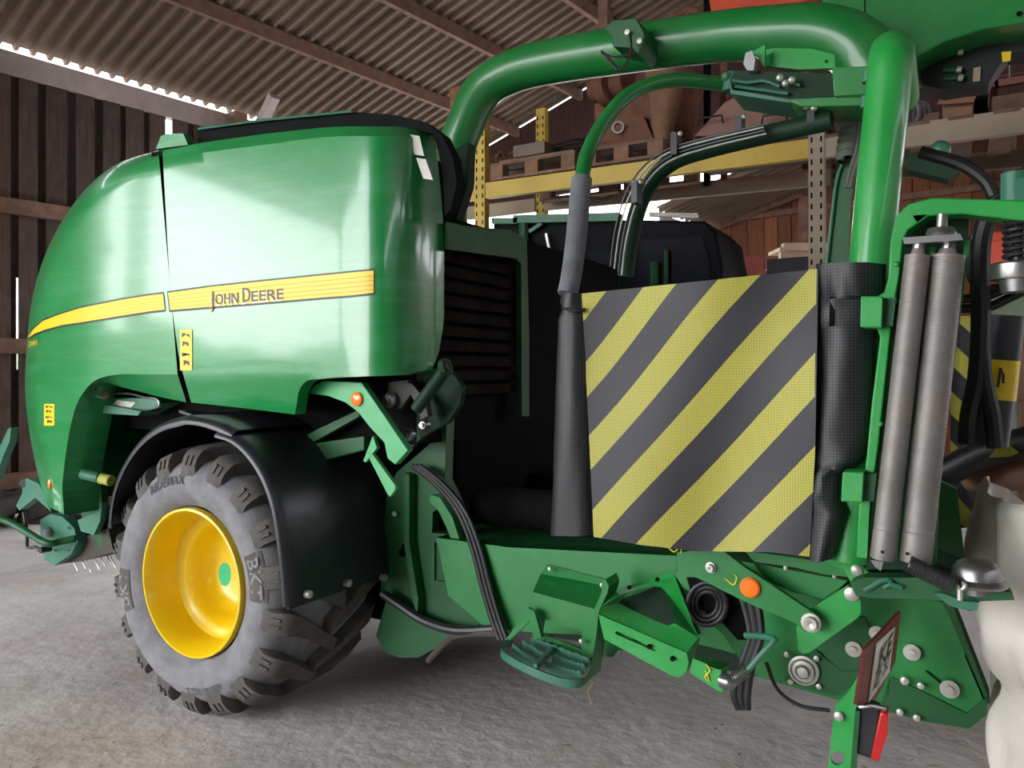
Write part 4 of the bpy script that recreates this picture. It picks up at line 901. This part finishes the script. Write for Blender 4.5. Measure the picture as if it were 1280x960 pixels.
for pts, r in (([(1248,262),(1232,280),(1225,320),(1226,400),(1222,470),(1212,520),(1210,555)], .026), ([(1238,262),(1222,290),(1213,330),(1217,352),(1245,360),(1290,350)], .011), ([(1230,275),(1218,310),(1212,335)], .010),
               ([(1200,374),(1230,371),(1258,360),(1290,345)], .013), ([(1200,386),(1235,384),(1262,372),(1290,358)], .013), ([(1225,400),(1230,470),(1240,520),(1244,560)], .022), ([(1150,190),(1200,205),(1230,225),(1242,245)], .018), ([(1290,205),(1255,238),(1232,262),(1216,300)], .012), ([(1295,212),(1262,240),(1240,268)], .010)):
    m = M(); m.tube(pz2(pts, 2.50), r, 10, sm=5); obj('hydraulic_hose', m, BR, MA)
m = M(); m.plate([(1170,604),(1196,610),(1204,690),(1204,716),(1160,700)], (0,.05,0), Y=2.62); obj('rear_lower_panel', m, GK, MA)
m = M(); m.plate([(1172,600),(1196,612),(1206,700),(1165,682)], (0,.04,0), Y=2.55); obj('lower_panel', m, GD, MA)
m = M(); m.plate([(1132,192),(1170,188),(1196,195),(1200,212),(1185,224),(1135,212)], (0,.1,0), Y=3.1); hh = obj('far_arm_bracket', m, GK, MA); m = M(); m.ball(W(1175,188,3.1), .035); obj('cap', m, GT, hh)

# ---- rear chamber: slatted press rollers behind the column
XC = -1.96
for i in range(11):
    y0 = 303 + 18.5*i
    a = WX(556, y0, XC); z = a.z; m = M(); m.box((XC, 2.66, z-.022), (XC+.03, 3.43, z+.022)); obj('chamber_slat', m, mat('dirty_unlit_slat', (24,19,18), .95, var=.3, dirt=(48,40,36), dirt_amt=.4, spec=.15) if 'dirty_unlit_slat' not in MATS else MATS['dirty_unlit_slat'], MA)  # dirty brown slats, coloured darker to stand for the unlit chamber
m = M(); m.poly([WX(x, y, XC+.05) for x, y in ((556,285),(560,282),(632,288),(652,300),(655,420),(655,520),(646,520),(645,330),(625,312),(556,300))], (.03,0,0)); obj('chamber_frame', m, GD, MA)
m = M(); m.poly([WX(x, y, XC+.12) for x, y in ((556,278),(580,284),(630,292),(645,302),(648,324),(600,318),(556,312))], (.02,0,0)); obj('chamber_top_cover', m, GD, MA)

# ================================================================== dark vehicle behind the wrapper
vh = thing('parked_tractor', (-2.5, 6.0, 0), 'dark navy and black vehicle body parked under the racking behind the wrapper', 'tractor')
m = M(); m.plate([(616,277),(640,272),(880,276),(895,290),(903,330),(905,640),(616,640)], (0,.8,0), Y=5.64); obj('cab_body', m, NV, vh, bevel=.02)
m = M(); m.plate([(735,312),(775,312),(775,430),(735,430)], (0,.01,0), Y=5.63); m.plate([(800,300),(878,296),(888,330),(888,430),(800,430)], (0,.01,0), Y=5.63); obj('side_window', m, mat('dark_glass', (6,12,26), .6, spec=.2), vh)
m = M(); m.tube([W(658,640,5.6), W(655,292,5.6), W(655,276,5.6)], .045, 10); obj('frame_post', m, GD, vh)
m = M(); m.bar(W(618,277,5.59), W(650,277,5.59), .10, .05); m.bar(W(645,275,5.59), W(775,272,5.59), .10, .065); obj('roof_rail', m, GT, vh)
m = M(); m.bar(W(662,290,5.59), W(678,279,5.59), .03, .03); obj('rail_stay', m, GT, vh)
for (x0, x1, a, b) in ((738,750,328,365),(742,748,330,365),(812,824,328,360),(830,836,312,355),(697,708,330,600)):
    m = M(); m.tube([W((x0+x1)/2, a, 5.6), W((x0+x1)/2, b, 5.6)], (x1-x0)*.003, 10); obj('hydraulic_ram', m, GD, vh)
m = M(); m.bar(W(683,292,5.59), W(690,328,5.59), .02, .02); obj('light_strip', m, ST, vh)
for (x, y) in ((670,369),(672,409)):
    m = M(); m.lathe(W(x,y,5.5), (0,0,1), [(-.01,.0005),(-.01,.09),(.01,.09),(.01,.0005)], 14); obj('step_disc', m, mat('dull_grey_disc', (60,60,60), .7) if 'dull_grey_disc' not in MATS else MATS['dull_grey_disc'], vh)
m = M(); m.tube([W(812,268,5.59), W(872,270,5.59)], .02, 8); m.tube([W(842,270,5.59), W(866,270,5.59), W(870,268,5.59), W(871,273,5.59)], .018, 8, sm=2); obj('roof_pipe', m, WP, vh)

# ================================================================== pallet racking
rk = thing('pallet_rack', B(0, 0, 0) + V((-.8, 5.5, 0)), 'tall pallet racking with yellow and beige beams standing behind the machine', 'shelving')
X1, X2, YA, YB = -3.49, -.81, 5.5, 6.6
ZR = 3.16
def upright(x, y, mt, h=6.0):
    m = M(); m.obox((x, y, h/2), (.05,0,0), (0,.004,0), (0,0,h/2)); m.obox((x-.048, y+.035, h/2), (.003,0,0), (0,.035,0), (0,0,h/2)); m.obox((x+.048, y+.035, h/2), (.003,0,0), (0,.035,0), (0,0,h/2))
    u = obj('upright', m, mt, rk)
    m = M()
    for k in range(int(h/.075)):
        for s in (-.03, .03): m.obox((x+s, y-.0045, .05 + .075*k), (.006,0,0), (0,.0012,0), (0,0,.018))
    o = obj('perforation', m, DK, u); o['kind'] = 'stuff'
    return u
for x, mt in ((X1, RY), (X2, RG), (X1+5.4, RG)):
        upright(x, YA, mt, 3.9 if x == X1 else 3.25); upright(x, YB, mt if x == X1 else RN, 4.12 if x == X1 else 3.4)
def beam(p, q, ht, mt): m = M(); m.bar(p, q, .05, ht); return obj('beam', m, mt, rk, bevel=.004)
zt_ = W(602,229,YA).z
beam((X1+.05, YA+.03, zt_-.065), (X2-.05, YA+.03, zt_-.085), .135, RY); beam((X2+.05, YA+.03, zt_-.085), (X2+2.65, YA+.03, zt_-.10), .15, RG); beam((X1-2.65, YA+.03, zt_-.06), (X1-.05, YA+.03, zt_-.065), .135, RY)
beam((X1+.05, YB, 3.185), (X2-.05, YB, 3.12), .13, RG); beam((X2+.05, YB, 3.12), (X2+2.65, YB, 3.06), .13, RN); beam((X1-2.65, YB, 3.19), (X1-.05, YB, 3.185), .13, RG)

# pallets and goods on the racking
def pallet(x, y, z, w_, d_, label, rot=0, h=.144, grp=None):
    t = thing('pallet', (x, y, z), label, 'pallet', grp)
    for k in range(5):
        m = M(); yy = y - d_/2 + d_*(k+.5)/5; m.box((x-w_/2, yy-d_/12, z+h-.022), (x+w_/2, yy+d_/12, z+h)); obj('deck_board', m, WPL, t)
    for s in (-1, 0, 1):
        for q in (-1, 0, 1):
            cx, cy = x + s*(w_/2-.06), y + q*(d_/2-.06); m = M(); m.box((cx-.06, cy-.05, z+.022), (cx+.06, cy+.05, z+h-.022)); obj('block', m, WPL, t)
        cx, cy = x + s*(w_/2-.06), y
    for q in (-1, 0, 1):
        cy = y + q*(d_/2-.06); m = M(); m.box((x-w_/2, cy-.05, z), (x+w_/2, cy+.05, z+.022)); obj('bottom_board', m, WPL, t)
    return t
zs = zt_ + .005
pallet(-2.99, 5.98, zs, .78, 1.0, 'wooden pallet with a wire coil on it, beside the leftmost yellow upright')
pallet(-2.21, 5.98, zs, .66, 1.0, 'wooden pallet carrying the rusty engine part on the racking')
m = M(); m.box((-3.36, 5.6, zs+.145), (-2.66, 6.3, zs+.19)); 
pl = tag(obj('wooden_tray', m, WPL), 'flat wooden tray lying on the pallet beside the leftmost yellow upright', 'tray')
cz = zs + .193
ccx = W(700,185,5.75).x
m = M()
for k in range(5): m.tube([V((ccx + .20*cos(a), 6.03 + .24*sin(a), cz + .028 + .028*k + .012*sin(3*a+k))) for a in [2*pi*i/28 for i in range(29)]], .013, 7)
tag(obj('cable_coil', m, BR), 'black coil of cable lying on the pallet, left of the rusty engine part', 'cable')
m = M(); q = W(665,178,5.62); m.box((q.x-.16, 5.58, cz), (q.x+.14, 5.75, cz+.10)); tag(obj('small_grey_box', m, RN, bevel=.004), 'small grey-brown box in front of the black cable coil', 'box')
m = M(); q = W(640,186,5.7); m.tube([q + V((-.25,.14,0)), q + V((-.1,.16,.02)), q + V((.1,.14,.03)), q + V((.2,.2,.07))], .018, 8, sm=4); m.tube([q + V((-.22,.10,-.03)), q + V((-.18,.12,.03)), q + V((-.12,.12,-.03))], .015, 8, sm=4)
m.v = [V((p.x, p.y, max(p.z, cz+.002))) for p in m.v]
tag(obj('bent_iron_rods', m, RS), 'bent rusty iron rods lying left of the small grey-brown box', 'scrap iron')
# brown panel leaning behind
m = M(); m.poly([V((W(690,200,6.3).x, 6.3, zs+.15)), V((W(690,200,6.3).x, 6.3, W(690,160,6.3).z)), V((W(735,125,6.3).x, 6.3, W(735,122,6.3).z)), V((W(775,125,6.3).x, 6.3, W(760,115,6.3).z)), V((W(775,200,6.3).x, 6.3, zs+.15))], (0,.05,0))
# rusty engine
eg = thing('rusty_gearbox', (X1+1.8, 5.95, zs+.132), 'large rusty gearbox with pulleys on a pallet behind the green bow', 'engine part')
ze = zs + .146
gx = lambda px: W(px, 150, 5.85).x
gz = lambda py, px=790: W(px, py, 5.85).z
m = M(); m.add([], []); m.box((gx(748), 5.7, ze), (gx(850), 6.25, ze+.10)); m.poly([V((gx(752), 5.75, ze+.08)), V((gx(848), 5.75, ze+.08)), V((gx(858), 5.75, gz(130))), V((gx(868), 5.75, gz(100))), V((gx(840), 5.75, gz(84))), V((gx(775), 5.75, gz(88))), V((gx(748), 5.75, gz(120))), V((gx(748), 5.75, gz(160)))], (0,.45,0)); obj('casting', m, RS, eg, bevel=.02)
for (x, y, r, w_) in ((762,108,.16,.05),(775,105,.12,.10),(748,112,.10,.04)):
    c = W(x, y, 5.72); m = M(); m.lathe(c, (.9,-.3,0), [(-w_,.0005),(-w_,r*.5),(-w_,r),(-w_*.3,r*.92),(w_*.3,r*.92),(w_,r),(w_,r*.5),(w_,.0005)], 20); obj('pulley', m, RS, eg)
m = M(); c = W(830,142,5.65); m.lathe(c, (0,.2,1), [(-.26,.0005),(-.25,.05),(-.1,.09),(.2,.13),(.34,.17),(.34,.0005)], 16); obj('cone_housing', m, mat('tan_casting', (120,88,66), .8, var=.25), eg)
m = M(); c = W(773,160,5.65); m.lathe(c, (.2,-1,0), [(-.02,.05),(0,.055),(.02,.05),(.02,.035),(-.02,.035),(-.02,.05)], 16); obj('ring', m, ST, eg)
m = M(); c = W(795,178,5.66); m.poly([c + V((-.14,0,-.18)), c + V((.16,0,-.18)), c + V((.06,0,.2)), c + V((-.04,0,.18))], (0,.2,0)); obj('bracket', m, RS, eg)
for pts in ([(838,15),(860,5),(880,14),(893,30)], [(855,40),(860,12),(868,6),(885,22)], [(822,45),(835,28),(845,40)]):
    m = M(); m.tube([W(x, y+8, 5.9) for x, y in pts], .035, 10, sm=4); m.tube([W(pts[-1][0], pts[-1][1]+8, 5.9), V((W(pts[-1][0], 20, 5.9).x, 5.9, gz(95)))], .03, 8); obj('exhaust_pipe', m, RS, eg)
for o_ in list(eg.children):
    for v_ in o_.data.vertices: v_.co.z = max(v_.co.z, ze - WL[o_.name].z)
# hopper
hx = thing('brown_hopper', W(940, 175, 5.9), 'brown sheet-metal hopper with sloping side, right of the rusty gearbox', 'hopper')
hx.location.z = zs; WL[hx.name] = V((hx.location.x, hx.location.y, zs))
m = M(); P_ = lambda x, y, Y: V(W(x, y, Y))
zl = zs + .02
q = [(868,170),(905,128),(930,116),(1010,118),(1040,160),(1040,172)]
base = [V((P_(x, y, 5.7).x, 5.7, P_(x, y, 5.7).z)) for x, y in q]
m.poly(base, (0,.5,0)); obj('sheet_body', m, HB, hx, bevel=.006)
m = M(); zl2 = P_(900,175,5.7).z; m.box((P_(862,170,5.66).x, 5.66, zs), (P_(1045,160,5.66).x, 6.25, P_(900,172,5.7).z)); obj('base_frame', m, mat('maroon_frame', (70,42,44), .7), hx)
for (x0, y0) in ((872,150),(952,147)):
    m = M(); m.tube([W(x0,y0+8,5.64), W(x0+2,y0-2,5.60), W(x0+30,y0-6,5.60), W(x0+32,y0+4,5.64)], .008, 6); obj('handle', m, BK, hx)
# orange bin above, on a tall stand added so it rests on the rack
ob = thing('orange_red_tank', (W(950,10,6.0).x, 6.0, zs), 'orange-red tank held high on an added stand above the brown hopper', 'tank')
m = M(); m.plate([(880,-40),(1010,-40),(1008,0),(985,18),(900,26),(888,14)], (0,.6,0), Y=5.9); obj('tank_body', m, OB, ob, bevel=.02)
m = M(); 
for x in (895, 1000):
    p = W(x, 20, 6.2); m.bar((p.x, 6.45, zs), (p.x, 6.45, p.z+.1), .05, .05, up=(0,1,0))
obj('stand_leg', m, RS, ob)
m = M(); p = W(884,70,6.57); m.bar((p.x, 6.57, zs-.0), (p.x, 6.57, p.z+.5), .05, .05, up=(0,1,0)); 
tag(obj('iron_pole', m, DK), 'thin dark iron pole standing between the rusty gearbox and the brown hopper', 'pole')
m = M(); p = W(756,30,6.51); m.bar((p.x, 6.51, zs), (p.x, 6.51, p.z+.9), .09, .09, up=(0,1,0)); tag(obj('timber_post', m, WB), 'brown upright timber post rising behind the bracket on the green hoop', 'post')
# right bay goods
zr = W(1200,160,YA).z + .01
zr = zt_ - .01
def carton(name, x0, y0, x1, y1, Y, d_, mt, label, cat, lean=0, bev=.006):
    a, b = W(x0, y1, Y), W(x1, y0, Y); h = b.z - a.z; m = M(); m.box((a.x, Y, zr), (b.x, Y+d_, zr+h)); 
    return tag(obj(name, m, mt, bevel=bev), label, cat)
cbx = carton('cardboard_box', 1178, 116, 1216, 156, 5.62, .35, CB, 'brown cardboard box with open flaps on the right rack bay, middle of the row', 'box')
fl = M(); c_ = W(1178,116,5.62); z1 = zr + (W(1216,116,5.62).z - W(1178,156,5.62).z); fl.poly([V((c_.x, 5.62, z1)), V((c_.x+.2, 5.62, z1)), V((c_.x+.17, 5.55, z1-.09)), V((c_.x-.03, 5.55, z1-.07))], (0,0,.006)); obj('flap', fl, CB, cbx)
carton('wooden_crate', 1240, 118, 1330, 152, 5.55, .6, WPL, 'dark wooden crate base at the right end of the rack bay', 'crate')
gx0 = W(1243,80,5.6); wc = thing('wire_mesh_crate', (W(1285,110,5.6).x, 5.8, zr + (W(1240,118,5.55).z-W(1240,152,5.55).z)), 'reddish framed wire mesh crate stacked on the dark wooden crate', 'crate')
zc = WL[wc.name].z + .002
A0 = W(1243,118,5.6).x; A1 = A0 + .55; zc1 = zc + .26
fm_ = mat('faded_red_frame', (120,72,60), .7)
for p, q in (((A0,5.6,zc+.02),(A1,5.6,zc+.02)),((A0,5.6,zc1),(A1,5.6,zc1)),((A0,5.6,zc),(A0,5.6,zc1)),((A1,5.6,zc),(A1,5.6,zc1)),((A0,6.1,zc+.02),(A1,6.1,zc+.02)),((A0,5.6,zc+.02),(A0,6.1,zc+.02))):
    m = M(); m.bar(p, q, .04, .04, up=(0,1,0)); obj('frame_rail', m, fm_, wc)
for k in range(1, 7):
    m = M(); m.cyl((A0+.55*k/7,5.6,zc+.03),(A0+.55*k/7,5.6,zc1-.02),.004,n=6); obj('wire', m, ST, wc)
for k in range(1, 4):
    m = M(); m.cyl((A0,5.6,zc+.26*k/4),(A1,5.6,zc+.26*k/4),.004,n=6); obj('wire', m, ST, wc)
carton('flat_parcel', 1153, 138, 1174, 158, 5.65, .3, mat('pinkish_parcel', (110,82,72), .8), 'low pinkish-brown parcel left of the open cardboard box', 'parcel')
m = M(); q = W(1138,140,5.6)
for k in range(3): m.tube([V((q.x + .05*cos(a)+.03*k, 5.62 + .04*k, zr + .10 + .08*sin(a))) for a in [2*pi*i/16 for i in range(17)]], .012, 6)
tag(obj('wire_rolls', m, mat('silver_wire', (110,112,112), .5, metal=.4)), 'loops of grey wire beside the wrapping arm, left end of the right rack bay', 'wire')
m = M(); a = W(1216,120,5.7); m.poly([V((a.x, 5.75, zr)), V((a.x+.09, 5.75, zr)), V((a.x+.08, 5.85, zr+.32)), V((a.x+.02, 5.85, zr+.32))], (0,.04,0)); tag(obj('dark_bag', m, DK, bevel=.02), 'black sack slumped between the open cardboard box and the dark wooden crate', 'sack')
for k in range(11):
    m = M(); x = X2 + .12 + .24*k; m.box((x-.07, 5.50, zr-.022), (x+.07, 6.68, zr)); obj('deck_plank', m, WPL, rk)
m = M(); p = W(540,150,5.3); m.lathe((p.x, 5.75, zs), (0,0,1), [(0,.0005),(0,.10),(W(540,158,5.3).z-zs-.02,.10),(W(540,130,5.75).z-zs,.10),(W(540,126,5.75).z-zs,.115),(W(540,122,5.75).z-zs,.115),(W(540,122,5.75).z-zs,.0005)], 18)
tag(obj('rusty_barrel', m, mat('rusty_brown_paint', (135,92,58), .8, var=.35, scale=10)), 'tall rusty brown cylinder standing behind the rear top corner of the green hood', 'cylinder')

# ================================================================== things in the rear hall
def red_mach():
    t = thing('red_implement', V((WT(935,340,10.4).x, WT(935,340,10.4).y, 0)), 'faded red implement standing before the red-brown boards, just above the curtain', 'implement')
    c = WT(935, 338, 10.4); m = M(); m.obox(c + V((0,0,-.15)), RT*.35, FW*.3, (0,0,.12)); m.obox(c + V((0,0,.05)), RT*.15, FW*.2, (0,0,.12)); m.cyl(c - RT*.35 + V((0,0,.0)), c + RT*.35, .05); obj('body', m, RDK, t, bevel=.01)
    m = M()
    for s in (-.3, .3): m.bar(V((c.x+s, c.y, 0)), V((c.x+s, c.y, c.z-.2)), .08, .08, up=(0,1,0))
    obj('leg', m, RDK, t)
red_mach()
m = M(); c = WT(990, 336, 8.0); m.box((c.x-.22, c.y-.2, 1.2), (c.x+.22, c.y+.25, c.z+.09)); m2 = m; m2.box((c.x-.2, c.y-.18, 0), (c.x+.2, c.y+.2, 1.2)); tag(obj('blue_grey_bin', m, mat('blue_grey_plastic', (52,56,66), .6), bevel=.01), 'dark blue-grey bin behind the curtain, right of the faded red implement', 'bin')
m = M(); c = WT(903, 335, 8.6); m.tube([V((c.x, c.y, 0)), V((c.x, c.y, c.z-.1)), V((c.x, c.y, c.z+.14))], .03, 10); tag(obj('white_stake', m, WP), 'white upright stake at the left end of the red-brown board wall', 'stake')
for k, (x, y, w_) in enumerate(((1003,309,28),(1000,330,30))):
    c = WT(x+8, y, 8.8)
    m = M(); m.obox(c, RT*.30, FW*.05, (0,0,.042)); m.obox(c + V((0,0,-.02)) + FW*.2, RT*.33, FW*.2, (0,0,.02)); 
    if k == 1: m.obox(V((c.x, c.y, (c.z-.05)/2)) + FW*.1, RT*.3, FW*.1, (0,0,(c.z-.05)/2))
    else: m.obox(c + V((0,0,-.08)) + FW*.1, RT*.3, FW*.04, (0,0,.08))
    tag(obj('pale_timber_stack', m, mat('fresh_timber', (215,190,165), .7) if 'fresh_timber' not in MATS else MATS['fresh_timber']), ('upper' if k == 0 else 'lower') + ' of the two pale timber bundles beside the beige upright', 'timber')
# right edge: red pump, brown box, sheet, core
cp = W(1250,330,3.9); pm = thing('orange_red_pump', (cp.x+.12, 3.9, 0), 'orange-red pump on an added stand behind the upper metal spool cone', 'pump')
m = M(); m.obox(cp, (.05,0,0), (0,.12,0), (0,0,.09)); m.obox(cp + V((-.02,0,.08)), (.03,0,0), (0,.08,0), (0,0,.05)); m.obox(cp + V((.09,0,-.02)), (.06,0,0), (0,.1,0), (0,0,.06)); obj('pump_body', m, mat('orange_pump_paint', (215,85,60), .5), pm, bevel=.01)
m = M(); m.box((cp.x+.10, 3.87, 0), (cp.x+.14, 3.93, cp.z-.07)); obj('stand', m, DK, pm)  # support added to hold the pump up, placed where the bag hides it
m = M(); a, b = W(1262,500,3.6), W(1300,410,3.6); m.box((a.x, 3.5, a.z), (b.x+.3, 3.72, b.z)); m.box((a.x+.03, 3.52, 0), (a.x+.3, 3.7, a.z)); tag(obj('brown_carton', m, CB, bevel=.006), 'brown carton stack behind the grey dispenser tube at the right edge', 'carton')
m = M(); a, b = W(1238,560,4.2), W(1320,360,4.2); m.box((a.x, 4.2, 0), (b.x+.3, 4.26, b.z)); tag(obj('pale_green_sheet', m, mat('pale_green_film', (120,135,115), .6, var=.3, scale=9)), 'pale grey-green plastic sheet hanging behind the brown carton', 'sheet')

# ================================================================== left yard side: green implement tip and debris
m = M(); m.plate([(-12,585),(0,558),(10,536),(14,534),(12,552),(4,570),(-6,600)], (0,.05,0), Y=2.9); m.plate([(-60,600),(-6,580),(-6,596),(-60,640)], (0,.05,0), Y=2.9); p = W(-50,620,2.92); m.bar((p.x, 2.92, 0), (p.x, 2.92, p.z), .05, .05, up=(0,1,0))
tag(obj('drawbar_stand', m, GT), 'teal-green metal tip poking in at the left edge, beside the board wall', 'implement')
m = M()
random.seed(3)
for k in range(60):
    c = B(U0+.75+random.uniform(-.25,.35), random.uniform(1.5, 7.5), 0); s = random.uniform(.06,.16); m.obox(c + V((0,0,s*.4 + random.uniform(0,.25))), (s,s*.3,0), (-s*.3,s,.1*s), (0,.2*s,s*.6))
o = tag(obj('rubble_heap', m, mat('dark_rubble', (52,46,42), .95, var=.4, bump=.6)), 'dark heap of rubble and scraps along the foot of the board wall', 'rubble'); o['kind'] = 'stuff'

# ================================================================== big bag and cardboard core
BC = V((.535, 2.70, 0)); bh = 1.18
rows = []; nz, na = 60, 120
def bagr(z, a):
    t = z/bh; sq = (abs(cos(a))**3.2 + abs(sin(a))**3.2)**(-1/3.2); r = (.44 + .07*max(0, t-.45)/.55)*(.55+.45*sq)*(.94 + .06*sin(pi*min(1, t*1.02))) 
    r *= 1 - .10*math.exp(-((t-.55)/.05)**2)*(.5+.5*sin(a*2+1)); r += .014*sin(7*a + 6*t) + .012*sin(13*a - 9*t) + .007*sin(23*a + 14*t) + .014*sin(3*a+14*t)*t + .02*math.exp(-((t-.78-.05*sin(2*a))/.03)**2) - .025*math.exp(-((t-.25-.04*sin(3*a))/.02)**2)
    return r
for i in range(nz+1):
    z = bh*i/nz; row = []
    for j in range(na):
        a = 2*pi*j/na; r = bagr(z, a); zz = z + (.03*sin(5*a) + .05*sin(2*a+1.0) + .006*sin(11*a))*(z/bh)**6
        if i == nz: r *= .97
        row.append(BC + V((r*cos(a), r*sin(a), zz)))
    rows.append(row)
for k in range(1, 6):   # folded rim going inside
    row = []
    for j in range(na):
        a = 2*pi*j/na; r = bagr(bh, a)*(.975 - .02*k); row.append(BC + V((r*cos(a), r*sin(a), bh - .03*k**1.3 + .03*(k==1) + (.03*sin(5*a)+.05*sin(2*a+1.0)+.006*sin(11*a)))))
    rows.append(row)
bt_ = thing('bulk_bag', BC, 'tall white woven bulk bag, open at the top, at the right edge beside the machine', 'bag')
m = M().grid(rows, True); obj('fabric_body', m, BAG, bt_, ang=70)
m = M(); m.lathe(BC, (0,0,1), [(0,.05),(.0,.3),(.92,.38),(1.0,.36),(1.04,.2),(1.06,.0005)], 24); obj('contents', m, SO, bt_)
for a in (2.4, 3.6):
    p = BC + V((.40*cos(a), .40*sin(a), bh-.03)); m = M(); m.tube([p + V((0,0,-.25)), p + V((-.01,-.01,.0)), p + V((.05,.03,.08)), p + V((.12,.08,.0)), p + V((.13,.1,-.2))], .012, 6, sm=4); obj('lifting_loop', m, BAG, bt_)
m = M(); c0, c1 = W(1212,595,3.5), W(1300,592,3.35); m.lathe(c0, c1-c0, [(0,.045),(0,.060),(.5,.060),(.5,.045),(0,.045)], 20); 
tag(obj('cardboard_core', m, CB), 'brown cardboard film core lying behind the rim of the white bulk bag', 'cardboard tube')

# loose straw bits on the floor
m = M(); random.seed(11)
for k in range(420):
    px, py = random.uniform(0, 1250), random.uniform(660, 960)
    p = WZ(px, py, .004); a = random.uniform(0, 2*pi); L = random.uniform(.006, .022)+(.03 if k%9==0 else 0); d = V((cos(a), sin(a), 0)); m.bar(p - d*L/2, p + d*L/2, .0022, .0022)
o = tag(obj('straw_litter', m, mat('straw', (120,98,70), .9)), 'loose bits of straw scattered over the concrete floor', 'straw'); o['kind'] = 'stuff'
